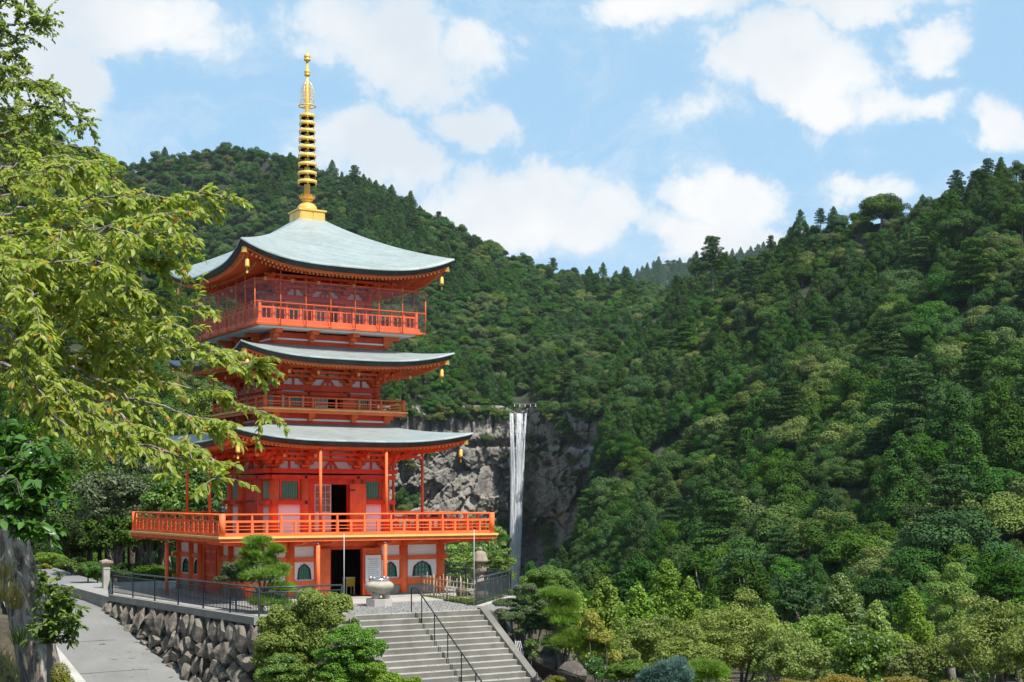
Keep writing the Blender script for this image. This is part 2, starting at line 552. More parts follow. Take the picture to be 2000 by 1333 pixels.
def leafmesh(name, blobs, per_area, size, mat, seed, **kw):
    rng = np.random.default_rng(seed)
    C, N, T = ellipsoid_leaves(blobs, per_area / (.3 * size * size), size, rng, **kw)     # per_area: leaf cover of the skin
    V, Q = leaf_quads(C, N, size, rng)
    return np_mesh(name, V, Q, mat, T)


def fbm(x, y, seed=0, oct=5, lac=2.0, gain=.5):
    """value noise, numpy"""
    rng = np.random.default_rng(seed)
    tab = rng.uniform(-1, 1, (256, 256))
    tot, amp = np.zeros_like(x, float), 1.0
    for o in range(oct):
        xi, yi = np.floor(x).astype(int), np.floor(y).astype(int)
        fx, fy = x - xi, y - yi
        fx, fy = fx * fx * (3 - 2 * fx), fy * fy * (3 - 2 * fy)
        a, b = tab[xi % 256, yi % 256], tab[(xi + 1) % 256, yi % 256]
        c, d = tab[xi % 256, (yi + 1) % 256], tab[(xi + 1) % 256, (yi + 1) % 256]
        tot += amp * ((a * (1 - fx) + b * fx) * (1 - fy) + (c * (1 - fx) + d * fx) * fy)
        x, y, amp = x * lac + 17.3, y * lac + 9.1, amp * gain
    return tot


def grid_faces(nu, nv):
    i = np.arange(nu * nv).reshape(nu, nv)
    return np.stack([i[:-1, :-1], i[1:, :-1], i[1:, 1:], i[:-1, 1:]], -1).reshape(-1, 4)

HAZE = 0.00003
# ------------------------------------------------------------------ tree kinds used on the mountains
def tube_quads(pts, rs, n=6):
    m = MB().tube(pts, rs, n, caps=False)
    return np.array(m.v), np.array(m.f)


def join_quads(parts):
    """parts: (V, Q, tint, material index)"""
    Vs, Qs, Ts, Ms, o = [], [], [], [], 0
    for V, Q, T, mi in parts:
        Vs.append(V)
        Qs.append(np.asarray(Q) + o)
        o += len(V)
        Ts.append(np.full(len(Q), .5) if T is None else T)
        Ms.append(np.full(len(Q), mi))
    return np.concatenate(Vs), np.concatenate(Qs), np.concatenate(Ts), np.concatenate(Ms)


def broad_blobs(rng, R, H, n, z0=.25, br=.40):
    b = []
    for i in range(n):
        d = rng.normal(size=3)
        d /= np.linalg.norm(d)
        if d[2] < -.45:
            d[2] *= -.6
        k = rng.uniform(.55, .95)
        r = R * br * rng.uniform(.7, 1.25)
        b.append((d[0] * R * k, d[1] * R * k, H * (.5 + z0 * .5) + d[2] * H * .46 * k, r, r, r * rng.uniform(.6, .85)))
    b.append((0, 0, H * .6, R * .6, R * .6, H * .32))
    return b


def cedar_blobs(rng, R, H, n):
    b = []
    for i in range(n):
        h = (i + rng.uniform(0, 1)) / n
        h = h ** .9
        rr = R * (1 - h ** 1.35) ** .75 * rng.uniform(.55, 1.0)
        a = i * 2.4 + rng.uniform(-.5, .5)
        r = R * (.40 - .22 * h) * rng.uniform(.8, 1.2)
        b.append((math.cos(a) * rr, math.sin(a) * rr, H * (.1 + .86 * h), r, r, r * rng.uniform(.75, 1.15)))
    b.append((0, 0, H * .95, R * .17, R * .17, H * .07))
    b.append((0, 0, H * .45, R * .42, R * .42, H * .36))
    return b


def pad_blobs(rng, R, H, n):
    b = []
    for i in range(n):
        h = .32 + .66 * (i + .5) / n
        rr = R * (1.15 - h) * rng.uniform(.3, 1.15)
        a = i * 2.4 + rng.uniform(-.6, .6)
        r = R * (.48 - .2 * h) * rng.uniform(.8, 1.25)
        b.append((math.cos(a) * rr, math.sin(a) * rr, H * h, r * 1.15, r * 1.15, r * .32))
    return b


def tree_mesh(name, kind, seed, R, H, n, per_area, leaf, mat, trunk=.035):
    rng = np.random.default_rng(seed)
    blobs = {'broad': broad_blobs, 'cedar': cedar_blobs, 'pad': pad_blobs}[kind](rng, R, H, n)
    C, N, T = ellipsoid_leaves(blobs, per_area, leaf, rng, jitter=.16, up=.25, nj=.26)
    V, Q = leaf_quads(C, N, leaf, rng, aspect=.8)
    tv, tq = tube_quads([(0, 0, -H * .12), (0, 0, H * .3), (0, 0, H * .85)], [H * trunk, H * trunk * .8, H * trunk * .2])
    V, Q, T, M = join_quads([(V, Q, T, 0), (tv, tq, None, 1)])
    return np_mesh(name, V, Q, None, T, mats=[mat, 'bark'], midx=M)


PROTO = []     # (name, mesh, kind key)
for i in range(4):
    PROTO.append(('broadleaf_tree', tree_mesh('broadleaf_tree', 'broad', 10 + i, 5.2, 8.5 + i * .6, 17, 17, .33, 'broad_leaf'), 'broad'))
for i in range(4):
    PROTO.append(('cedar_tree', tree_mesh('cedar_tree', 'cedar', 30 + i, 4.6 + .25 * i, 14 + 1.2 * i, 34, 17, .32, 'cedar_leaf'), 'cedar'))
for i in range(2):
    PROTO.append(('pale_broadleaf_tree', tree_mesh('pale_broadleaf_tree', 'broad', 50 + i, 5.0, 7.5 + i, 15, 17, .33, 'pale_broad_leaf'), 'pale'))
for i in range(2):
    PROTO.append(('hemlock_tree', tree_mesh('hemlock_tree', 'pad', 70 + i, 5.6, 16 + i * 2, 26, 17, .33, 'cedar_leaf', .02), 'pad'))
PROTO_H = [max(v.co.z for v in p[1].vertices) for p in PROTO]


# ------------------------------------------------------------------ mountains
def ip(x, pts):
    return np.interp(x, [p[0] for p in pts], [p[1] for p in pts])


def cliff_d(x):
    return 858 - .62 * np.clip(x - 1032, 0, 400) - .24 * np.clip(1000 - x, 0, 460)


def hill(name, px0, px1, nu, nv, ytop, ybot, dtop, dbot, seed, amp=.03, curve=1.25, back=True, nscale=6.0):
    """a slope that starts at ybot/dbot and climbs to its ridge at ytop/dtop, then falls away behind it"""
    px = np.linspace(px0, px1, nu)
    s = np.linspace(0, 1, nv)
    PX, S = np.meshgrid(px, s, indexing='ij')
    yt, yb, dt, db = ip(PX, ytop), ip(PX, ybot), ip(PX, dtop), ip(PX, dbot)
    D = db + (dt - db) * S ** curve
    D = D * (1 + amp * fbm(PX / 1000 * nscale, S * 3, seed, 5) * np.sin(np.pi * np.clip(S, .0, 1)) ** .5)
    PY = yb + (yt - yb) * S
    X = (PX - 1000) / F
    V = np.stack([CAMX + D * (X * CP + SP), CAMY + D * (-X * SP + CP), CZ - (PY - HZ) / F * D], -1)
    if back:
        extra = V[:, -1:, :].copy()
        extra[..., 0] += SP * 260
        extra[..., 1] += CP * 260
        extra[..., 2] -= 170
        V = np.concatenate([V, extra], 1)
    nu2, nv2 = V.shape[:2]
    V = V.reshape(-1, 3)
    Q = grid_faces(nu2, nv2)
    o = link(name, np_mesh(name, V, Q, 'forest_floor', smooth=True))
    o['kind'] = 'structure'
    return V, Q


def scatter(V, Q, n, rng, mind):
    a = V[Q[:, 1]] - V[Q[:, 0]]
    b = V[Q[:, 3]] - V[Q[:, 0]]
    ar = np.linalg.norm(np.cross(a, b), axis=1)
    k = rng.choice(len(Q), n, p=ar / ar.sum())
    u, v = rng.uniform(size=(2, n, 1))
    p0, p1, p2, p3 = (V[Q[k, i]] for i in range(4))
    pts = (p0 * (1 - u) + p1 * u) * (1 - v) + (p3 * (1 - u) + p2 * u) * v
    cell, keep = {}, []
    for i, p in enumerate(pts):
        c = (int(p[0] // mind), int(p[1] // mind), int(p[2] // mind))
        ok = True
        for dx in (-1, 0, 1):
            for dy in (-1, 0, 1):
                for dz in (-1, 0, 1):
                    for q in cell.get((c[0] + dx, c[1] + dy, c[2] + dz), ()):
                        if (p[0] - q[0]) ** 2 + (p[1] - q[1]) ** 2 + (p[2] - q[2]) ** 2 < mind * mind:
                            ok = False
        if ok:
            cell.setdefault(c, []).append(p)
            keep.append(i)
    return pts[keep]


RIDGE_MAIN = [(-700, 542), (-200, 472), (100, 394), (235, 352), (300, 322), (440, 297), (560, 320), (640, 344), (740, 380), (800, 415), (900, 462), (1000, 512), (1060, 529), (1120, 545), (1200, 555), (1260, 570), (1400, 622), (1500, 672)]
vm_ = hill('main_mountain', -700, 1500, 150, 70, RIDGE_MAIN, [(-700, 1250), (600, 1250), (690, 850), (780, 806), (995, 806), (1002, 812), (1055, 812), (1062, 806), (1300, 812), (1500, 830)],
           [(-700, 1500), (440, 1550), (1000, 1350), (1500, 1300)], [(-700, 760), (640, 775), (780, 812), (1000, 866), (1032, 866), (1200, 763), (1500, 800)], 3, .05)
RIDGE_RIGHT = [(1085, 1125), (1105, 1108), (1132, 1060), (1158, 960), (1176, 870), (1190, 800), (1210, 728), (1250, 648), (1290, 598), (1340, 550), (1410, 535), (1480, 520), (1560, 472), (1640, 453), (1720, 436), (1800, 423), (1860, 406), (1920, 373), (1960, 358), (2010, 366), (2150, 328), (2900, 178)]
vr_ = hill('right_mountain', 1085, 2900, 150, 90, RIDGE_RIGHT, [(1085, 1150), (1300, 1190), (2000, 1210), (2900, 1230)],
           [(1085, 640), (1175, 800), (1250, 930), (1340, 980), (1480, 860), (1560, 800), (1720, 720), (1960, 640), (2900, 560)],
           [(1085, 600), (1200, 470), (1400, 350), (1700, 270), (2000, 235), (2900, 200)], 5, .07)
RIDGE_LEFT = [(-900, 120), (0, 225), (130, 285), (230, 350), (300, 440), (420, 590), (560, 760)]
vl_ = hill('left_mountain', -900, 560, 70, 60, RIDGE_LEFT, [(-900, 1400), (560, 1400)], [(-900, 560), (230, 600), (560, 420)], [(-900, 118), (560, 118)], 8, .05)
vf_ = hill('far_mountain', 900, 2000, 80, 20, [(900, 600), (1150, 575), (1225, 545), (1290, 516), (1360, 512), (1420, 505), (1470, 490), (1560, 484), (1700, 494), (2000, 560)],
           [(900, 700), (2000, 700)], [(900, 3600), (2000, 3600)], [(900, 2700), (2000, 2700)], 12, .03)

def RR(x):
    return float(ip(x, RIDGE_RIGHT))


rng = np.random.default_rng(77)
FOREST = []     # x, y, z, proto, scale, rot, projected size


def plant(pts, weights, smin, smax, seed, skip=None):
    rg = np.random.default_rng(seed)
    cl = fbm(pts[:, 0] / 60, pts[:, 1] / 60, seed, 3)
    gap = fbm(pts[:, 0] / 26 + 40, (pts[:, 1] + pts[:, 2]) / 26, seed + 50, 2)
    for p, c, gp_ in zip(pts, cl, gap):
        if gp_ > (.62 if seed == 2 else 2):
            continue
        x, y, d = to_px(*p)
        if x < -260 or x > 2260 or (skip and skip(x, y, d)):
            continue
        wt_ = np.array(weights, float)
        wt_[1] *= np.exp(3.5 * c)
        wt_[2] *= np.exp(-2.5 * c)
        k = rg.choice(4, p=wt_ / wt_.sum())
        i = {0: 0, 1: 4, 2: 8, 3: 10}[k] + rg.integers(0, {0: 4, 1: 4, 2: 2, 3: 2}[k])
        s = smin + (smax - smin) * rg.uniform() ** 1.5
        if seed == 2 and y - RR(x) < 70:
            s = min(s, .95)
        FOREST.append((p[0], p[1], p[2] - .14 * s * PROTO_H[i], i, s, rg.uniform(0, 6.28), s * 10 * F / d, x, y, d))


plant(scatter(*vm_, 26000, rng, 7.2), (.76, .12, .08, .04), .85, 1.7, 1, lambda x, y, d: 999 < x < 1054 and y > 772)
plant(scatter(*vr_, 24000, rng, 6.6), (.58, .30, .07, .05), .65, 1.85, 2)
plant(scatter(*vl_, 9000, rng, 5.2), (.6, .2, .16, .04), .6, 1.05, 3, lambda x, y, d: d < 120 or y > 1180)
plant(scatter(*vf_, 9000, rng, 13), (.3, .7, .0, .0), 1.2, 1.8, 4)
for _ in range(230):                       # trees that lean over the cliff edge
    x = rng.uniform(760, 1180)
    if 994 < x < 1056:
        continue
    p = P(x, rng.uniform(806, 836), float(cliff_d(x)) + rng.uniform(-7, 8))
    FOREST.append((p.x, p.y, p.z, int(rng.choice([0, 1, 2, 3, 8, 9])), rng.uniform(.5, .95), rng.uniform(0, 6.28), 20, x, 815, 865))
for _ in range(60):                        # undergrowth behind the garden on the left
    x, d = rng.uniform(-60, 480), rng.uniform(96, 122)
    p = P(x, 1100, d)
    FOREST.append((p.x, p.y, -1.2, int(rng.choice([0, 1, 2, 3])), rng.uniform(.3, .62), rng.uniform(0, 6.28), 8 * F / d, x, 1100, d))
# trees that stand out on the skyline of the right mountain: pixel of the top, height in pixels, kind, depth
for (x, yt, hp, k, d) in [(1392, 466, 92, 10, 800), (1360, 492, 50, 6, 815), (1563, 410, 55, 5, 790), (1603, 402, 48, 11, 770), (1628, 405, 45, 4, 770), (1722, 372, 85, 1, 715),
                          (1745, 385, 70, 2, 715), (1868, 330, 70, 11, 668), (1905, 328, 55, 10, 655), (1955, 308, 62, 7, 640), (1985, 318, 50, 3, 640), (1505, 462, 35, 10, 800),
                          (1178, 512, 30, 5, 1340), (1640, 420, 40, 0, 760), (1690, 410, 40, 3, 740), (1800, 398, 40, 2, 690)]:
    h = hp * d / F
    s = h / PROTO_H[k]
    p = P(x, yt + hp, d)
    FOREST.append((p.x, p.y, p.z, k, s, x * 1.7 % 6.28, 999, x, yt + hp, d))

# ground level trees between the garden and the mountains, nearest first (built below) -> the valley fill
for _ in range(420):
    px, d = rng.uniform(820, 2250), rng.uniform(190, 420)
    yb_ = 1235 - (d - 190) * .22
    p = P(px, yb_ + rng.uniform(-6, 12), d)
    if px < 1100 and d > 330 or px < 870:
        continue
    i = int(rng.choice([0, 1, 2, 3, 4, 5, 8, 9], p=[.18, .18, .15, .14, .1, .1, .08, .07]))
    FOREST.append((p.x, p.y, p.z, i, rng.uniform(.5, .8), rng.uniform(0, 6.28), 8 * F / d, px, yb_, d))

vis = [f for f in FOREST if 5 < f[7] < 1995 and 300 < f[8] - f[4] * 6 * F / f[9] and f[8] < 1215 and f[9] < 1000 and (f[7] > 1000 or f[8] < 700)]
vis.sort(key=lambda f: -f[6])


def tree_tag(o, kd, f):
    """kind of tree and the slope it stands on"""
    x, y, d = f[7], f[8], f[9]
    if x > 1085 and f[6] == 999:
        zone = 'on the skyline of the mountain right of the waterfall'
    elif x > 1085 and y - RR(x) < 110:
        zone = 'just below the ridge right of the waterfall'
    elif x > 1085 and x < 1240:
        zone = 'on the slope that borders the cliff'
    elif x > 1085 and d > 420:
        zone = 'high on the mountainside right of the waterfall'
    elif x > 1085:
        zone = 'low on the mountainside right of the waterfall'
    elif d < 330:
        zone = 'on the wooded slope behind the pagoda'
    else:
        zone = 'on the far mountain behind the spire'
    kn = {'broad': 'dark round crowned evergreen', 'cedar': 'dark pointed cedar', 'pale': 'pale olive broadleaf tree', 'pad': 'tall open conifer with flat tiers'}[kd]
    tag(o, kn + ' ' + zone, 'tree', 'each ' + kn + ' ' + zone)


solo = set(id(f) for f in vis[:300])
first = {}
for f in FOREST:
    if id(f) in solo:
        nm, me, kd = PROTO[f[3]]
        o = link(nm, me, None, f[:3], f[5], (f[4], f[4], f[4] * (.9 + .2 * ((f[5] * 7) % 1))))
        tree_tag(o, kd, f)
        first.setdefault(f[3], o)
rest = [f for f in FOREST if id(f) not in solo]
for i, (nm, me, kd) in enumerate(PROTO):
    if i not in first:                      # a kind that has no single tree among the largest: one of the others becomes one
        j = next(k for k, f in enumerate(rest) if f[3] == i and 0 < f[7] < 2000)
        f = rest.pop(j)
        first[i] = link(nm, me, None, f[:3], f[5], f[4])
        tree_tag(first[i], kd, f)


def instancer(name, pts, protos, label, cat):
    """ONE object: points that carry the tree kinds"""
    me = bpy.data.meshes.new(name)
    me.vertices.add(len(pts))
    me.vertices.foreach_set('co', np.array([p[:3] for p in pts], np.float32).ravel())
    for an, ty, vals in (('tree_kind', 'INT', [p[3] for p in pts]), ('tree_scale', 'FLOAT', [p[4] for p in pts]), ('tree_turn', 'FLOAT', [p[5] for p in pts])):
        a = me.attributes.new(an, ty, 'POINT')
        a.data.foreach_set('value', np.array(vals, np.int32 if ty == 'INT' else np.float32))
    o = link(name, me)
    tag(o, label, cat, kind='stuff')
    ng = bpy.data.node_groups.new(name, 'GeometryNodeTree')
    ng.interface.new_socket('Geometry', in_out='INPUT', socket_type='NodeSocketGeometry')
    ng.interface.new_socket('Geometry', in_out='OUTPUT', socket_type='NodeSocketGeometry')
    g = NT(ng)
    gi, go = ng.nodes.new('NodeGroupInput'), ng.nodes.new('NodeGroupOutput')
    at = lambda nm, ty: g.n('GeometryNodeInputNamedAttribute', {'Name': nm}, data_type=ty).outputs[0]
    kd, sc_, tu = at('tree_kind', 'INT'), at('tree_scale', 'FLOAT'), at('tree_turn', 'FLOAT')
    rot = g.n('FunctionNodeEulerToRotation', {0: g.n('ShaderNodeCombineXYZ', {2: tu}).outputs[0]}).outputs[0]
    scv = g.n('ShaderNodeCombineXYZ', {0: sc_, 1: sc_, 2: sc_}).outputs[0]
    join = ng.nodes.new('GeometryNodeJoinGeometry')
    for i, po in protos.items():
        sel = g.n('FunctionNodeCompare', data_type='INT', operation='EQUAL')
        ng.links.new(kd, sel.inputs[2])
        sel.inputs[3].default_value = i
        oi = g.n('GeometryNodeObjectInfo', {'Object': po, 'As Instance': True}, transform_space='ORIGINAL')
        iop = g.n('GeometryNodeInstanceOnPoints', {'Points': gi.outputs[0], 'Selection': sel.outputs[0], 'Instance': oi.outputs['Geometry'], 'Rotation': rot, 'Scale': scv})
        ng.links.new(iop.outputs[0], join.inputs[0])
    ng.links.new(join.outputs[0], go.inputs[0])
    md = o.modifiers.new('trees', 'NODES')
    md.node_group = ng
    return o


instancer('forest', rest, first, 'dense evergreen forest covering the mountains behind the pagoda', 'forest')

# ------------------------------------------------------------------ cliff and waterfall
nu, nv = 400, 250
px = np.linspace(560, 1200, nu)
py = np.linspace(792, 1200, nv)
PX, PY = np.meshgrid(px, py, indexing='ij')
rg = np.random.default_rng(21)
wx = PX + 3 * fbm(PX / 14, PY / 14, 31, 3)
wy = PY + 3 * fbm(PX / 14, PY / 14, 32, 3) + .25 * (PX - 900)


def cells(n, sx, sy, seed):
    r = np.random.default_rng(seed)
    cx, cy = r.uniform(550, 1210, n), r.uniform(780, 1210, n)
    best = np.full(PX.shape, 1e9)
    sec = np.full(PX.shape, 1e9)
    idx = np.zeros(PX.shape, int)
    for i in range(n):
        dd = np.hypot((wx - cx[i]) / sx, (wy - cy[i]) / sy)
        nb = dd < best
        sec = np.where(nb, best, np.minimum(sec, dd))
        idx = np.where(nb, i, idx)
        best = np.minimum(best, dd)
    return idx, best, sec, r, cx, cy


ix, b1, b2, r, cx, cy = cells(190, 34, 26, 5)
off = r.uniform(-4.5, 4.5, 190)
tx, ty = r.uniform(-.14, .14, 190), r.uniform(-.08, .2, 190)
disp = off[ix] + tx[ix] * (PX - cx[ix]) + ty[ix] * (PY - cy[ix])
disp += np.where(b2 - b1 < .05, 1.5, 0)
ix, b1, b2, r, cx, cy = cells(1350, 9, 13, 6)
o2 = r.uniform(-1.5, 1.5, 1350)
disp += o2[ix] + r.uniform(-.12, .12, 1350)[ix] * (PX - cx[ix]) + np.where(b2 - b1 < .07, .8, 0)
band = np.clip((862 - PY) / 14, 0, 1)                       # upper wall: tall fluted columns, then an overhang
flute = 1.6 * np.abs(fbm(PX / 9, PY / 120, 41, 3)) * 2 + 1.2 * fbm(PX / 26, PY / 160, 42, 2)
disp = disp * (1 - .8 * band) + band * (flute - 4.5)
disp += 5.0 * np.exp(-((PY - 868) / 7) ** 2) - 5 * np.clip((PY - 960) / 60, 0, 1) * np.clip((1000 - PX) / 60, 0, 1)
disp += .5 * fbm(PX / 6, PY / 6, 43, 4)
Dc = cliff_d(PX) + disp - 22 * np.clip((PY - 1060) / 140, 0, 1)
notch = np.exp(-((PX - 1012) / 20) ** 2)
Dc += 5 * notch
PYc = PY + np.where(py[None, :] == py[0], 0, 0)
# the lip of the fall lies a little below the cliff top
PYc = PYc + 14 * notch * np.clip((830 - PY) / 38, 0, 1)
Xc_ = (PX - 1000) / F
V = np.stack([CAMX + Dc * (Xc_ * CP + SP), CAMY + Dc * (-Xc_ * SP + CP), CZ - (PYc - HZ) / F * Dc], -1).reshape(-1, 3)
cl = link('cliff', np_mesh('cliff', V, grid_faces(nu, nv), 'cliff_rock'))
cl['kind'] = 'structure'

# shrubs rooted on the ledges
led = []
rg = np.random.default_rng(9)
spots = [(1040, 868, 12), (1046, 884, 11), (1042, 900, 9), (1046, 915, 8), (1030, 950, 7), (1040, 975, 9), (1034, 1010, 10), (1030, 1030, 8), (985, 895, 8), (988, 940, 6), (944, 862, 14),
         (955, 858, 10), (832, 862, 10), (838, 890, 9), (795, 985, 22), (785, 1000, 22), (775, 975, 20), (1122, 905, 14), (1110, 850, 18), (1130, 860, 20), (1100, 840, 14), (1115, 895, 9),
         (790, 905, 12), (800, 915, 12), (1070, 1045, 15), (1075, 1060, 18), (1078, 1078, 18), (1082, 1095, 20), (1088, 1112, 22), (1072, 1035, 12), (1095, 1125, 24), (1060, 1120, 18),
         (1130, 930, 12), (1118, 985, 10), (1085, 990, 7), (1020, 1040, 7), (895, 1040, 22), (920, 1030, 20), (940, 1060, 26), (965, 1050, 22), (975, 1080, 24), (905, 1080, 30), (985, 1030, 15),
         (950, 1095, 30), (890, 1105, 26), (978, 1110, 22), (1066, 880, 7), (1060, 805, 14), (1075, 812, 12), (985, 808, 10), (968, 812, 14), (945, 812, 13), (900, 815, 16), (870, 812, 14)]
for (x, y, rpx) in spots:
    i0, j0 = np.argmin(abs(px - x)), np.argmin(abs(py - y))
    d = Dc[i0, j0] - 2
    s = rpx * 2 * d / F / 9.0
    p = P(x, y + rpx * .9, d)
    led.append((p.x, p.y, p.z, int(rg.choice([0, 1, 2, 8, 9])), s, rg.uniform(0, 6.28)))
for i in range(420):
    x, y = rg.uniform(1028, 1175), rg.uniform(830, 1130)
    if fbm(np.array([x / 30]), np.array([y / 60]), 4, 3)[0] < .12:
        continue
    i0, j0 = np.argmin(abs(px - x)), np.argmin(abs(py - y))
    d = Dc[i0, j0] - 1
    p = P(x, y, d)
    led.append((p.x, p.y, p.z, int(rg.choice([0, 1, 2, 8])), rg.uniform(.14, .42), rg.uniform(0, 6.28)))
instancer('cliff_shrubs', led, first, 'green shrubs rooted on ledges of the rock face beside the waterfall', 'shrubs')

# the fall: strands of falling water, each a thin curved sheet
rg = np.random.default_rng(4)
mb = MB()
for k in range(110):
    u = (k + rg.uniform(0, 1)) / 110
    src = [(999, 3.0), (1015, 5.0), (1027, 1.2)][0 if u < .3 else (1 if u < .88 else 2)]
    a0 = src[0] + rg.uniform(-1, 1) * src[1]
    a1 = 1010 + (u - .5) * 15 + rg.normal() * 2.8
    a2 = 1003 + (u - .5) * 14 + rg.normal() * 2.8
    ys = np.linspace(808 + rg.uniform(-1, 2), 1165, 20)
    wd = rg.uniform(.5, 1.9)
    dd = 842 + rg.uniform(-4, 3)
    row = []
    for j, y in enumerate(ys):
        tt = j / 19
        xc = a0 * (1 - tt) ** 2 + 2 * tt * (1 - tt) * a1 + a2 * tt ** 2
        xc += .7 * math.sin(tt * 9 + k)
        hw = wd * (.42 + .85 * min(1, tt * 2.6)) * (1 + .2 * math.sin(tt * 13 + k * 2))
        d = dd + 6 * (1 - min(1, tt * 6)) ** 2 - 4 * tt
        row.append((P(xc - hw, y, d), P(xc, y, d - .7), P(xc + hw, y, d)))
    vs = [p for r_ in row for p in r_]
    fs = []
    for j in range(19):
        for c in range(2):
            fs.append((j * 3 + c, j * 3 + c + 1, j * 3 + c + 4, j * 3 + c + 3))
    mb.add(vs, fs, True)
wf = ob('waterfall', mb, 'falling_water')
tag(wf, 'tall thin white waterfall dropping over the grey cliff', 'waterfall', kind='structure')

# straw rope with paper streamers across the head of the fall
rope = thing('shimenawa_rope', 'straw rope with white paper streamers strung above the waterfall', 'rope', P(1025, 790, 846))
rl = rope.location
pts = [P(1000 + 52 * i / 10, 787 - 3 * math.sin(math.pi * i / 10) * -1, 846) - rl for i in range(11)]
ob('rope', MB().tube(pts, .10, 6), 'pale_stone', rope)
for i in range(5):
    q = P(1005 + i * 10.3, 790, 846) - rl
    ob('paper_streamer', MB().bb(q.x - .16, q.x + .16, q.y - .05, q.y + .05, q.z - 1.5, q.z), 'plaster', rope)
# ------------------------------------------------------------------ three-storey pagoda (base centre at the origin, front towards -y)
pg = thing('pagoda', 'vermilion three storey pagoda with pale green copper roofs and gold spire', 'pagoda')
HP = math.pi / 2


def quad(name, mb, mat, parent=pg, ks=(0, 1, 2, 3), kind=None):
    me = mb.mesh(name, mat) if isinstance(mb, MB) else mb
    r = []
    for k in ks:
        o = link(name, me, parent, (0, 0, 0), k * HP)
        if kind:
            o['kind'] = kind
        r.append(o)
    return r


def sub(name, mb, mat, parents, kind=None):
    """a sub-part shared by the four sides"""
    me = mb.mesh(name, mat)
    for p in parents:
        o = link(name, me, p)
        if kind:
            o['kind'] = kind


def each(name, xs, fn, mat, parent=pg, ks=(0, 1, 2, 3)):
    for x in xs:
        quad(name, fn(x), mat, parent, ks)


def cusp_arch(cx, z0, z1, w, k=1.0):
    """outline of a bell-shaped window: (x, z) points"""
    h = z1 - z0
    pts = [(-.5, 0), (-.47, .35), (-.43, .62), (-.36, .74), (-.29, .78), (-.24, .88), (-.12, .92), (-.05, .965), (0, 1.0)]
    pts = pts + [(-x, z) for x, z in pts[-2::-1]]
    return [(cx + x * w * k, z0 + z * h * (k if k > 1 else 1) - (0 if k <= 1 else .0)) for x, z in pts]


# ---- foundation and ground floor
ob('foundation', MB().bb(-5.2, 5.2, -5.2, 5.2, 0.0, .07), 'pale_stone', pg)
GH = 4.4
GC = [-4.4, -2.6, -1.35, 1.35, 2.6]
for x in GC:
    quad('column', MB().cyl(x, -GH, .07, 2.42, .2, 16), 'vermilion')
    quad('column_base', MB().cyl(x, -GH, .071, .15, .26, 12), 'concrete')
BAYS = [(-4.4, -2.6), (-2.6, -1.35), (1.35, 2.6), (2.6, 4.4)]
for (a, b) in BAYS:
    c, wd = (a + b) / 2, b - a - .40
    quad('lower_wall', MB().bb(a + .2, b - .2, -GH - .06, -GH + .06, .07, .52), 'concrete')
    quad('lower_beam', MB().bb(a + .17, b - .17, -GH - .11, -GH + .11, .523, .78), 'vermilion')
    quad('middle_beam', MB().bb(a + .17, b - .17, -GH - .11, -GH + .11, 1.56, 1.75), 'vermilion')
    quad('plaster_panel', MB().bb(a + .2, b - .2, -GH - .03, -GH + .05, 1.753, 2.2), 'plaster')
    # plaster with the window opening: built around the arch
    ar = cusp_arch(c, .84, 1.5, min(wd * .72, .95))
    mbp = MB()
    n = len(ar)
    outl = []
    x0, x1, z0, z1 = a + .2, b - .2, .783, 1.557
    for i, (x, z) in enumerate(ar):
        s = i / (n - 1)
        outl.append((x0, z0 + (z1 - z0) * min(1, s * 4)) if s < .25 else ((x1, z0 + (z1 - z0) * min(1, (1 - s) * 4)) if s > .75 else (x0 + (x1 - x0) * (s - .25) * 2, z1)))
    vs = [(x, -GH - .03, z) for x, z in ar] + [(x, -GH - .03, z) for x, z in outl]
    mbp.add(vs, [(i, i + 1, n + i + 1, n + i) for i in range(n - 1)])
    mbp.bb(x0, x1, -GH - .03, -GH + .02, z0, .84)
    quad('plaster_panel', mbp, 'plaster')
    big = cusp_arch(c, .84, 1.5, min(wd * .72, .95), 1.0)
    fr = MB()
    inn = [(c + (x - c) * .86, .84 + (z - .84) * .93) for x, z in big]
    for y0, y1 in ((-GH - .065, -GH + .0),):
        vs = [(x, y0, z) for x, z in big] + [(x, y0, z) for x, z in inn] + [(x, y1, z) for x, z in inn] + [(x, y1, z) for x, z in big]
        fr.add(vs, [(i, i + 1, n + i + 1, n + i) for i in range(n - 1)] + [(n + i, n + i + 1, 2 * n + i + 1, 2 * n + i) for i in range(n - 1)] + [(i, 3 * n + i, 3 * n + i + 1, i + 1) for i in range(n - 1)])
    wins = quad('window', fr, 'dark_iron')
    pane = MB().prism([(c + (x - c) * .9, .84 + (z - .84) * .95) for x, z in big], -GH + .03, -GH + .05)
    sub('pane', pane, 'window_glass', wins)
    ww = min(wd * .72, .95)
    for i in range(5):
        x = c + (i - 2) * ww * .17
        zt = 1.5 - .1 - .05 * abs(i - 2) ** 1.6
        sub('lattice_bar', MB().bb(x - .022, x + .022, -GH - .02, -GH + .025, .84, zt), 'green_slat', wins)
    for z in (1.0, 1.2):
        sub('lattice_bar', MB().bb(c - ww * .4, c + ww * .4, -GH - .028, -GH + .0, z - .018, z + .018), 'green_slat', wins)
quad('top_beam', MB().bb(-4.55, 4.55, -GH - .14, -GH + .14, 2.2, 2.44), 'vermilion')
# the tie beams run on through the corner columns
for z in (.65, 1.655):
    for s in (-1, 1):
        quad('beam_end', MB().bb(s * 4.6 - .17, s * 4.6 + .17, -GH - .09, -GH + .09, z - .085, z + .085), 'vermilion')
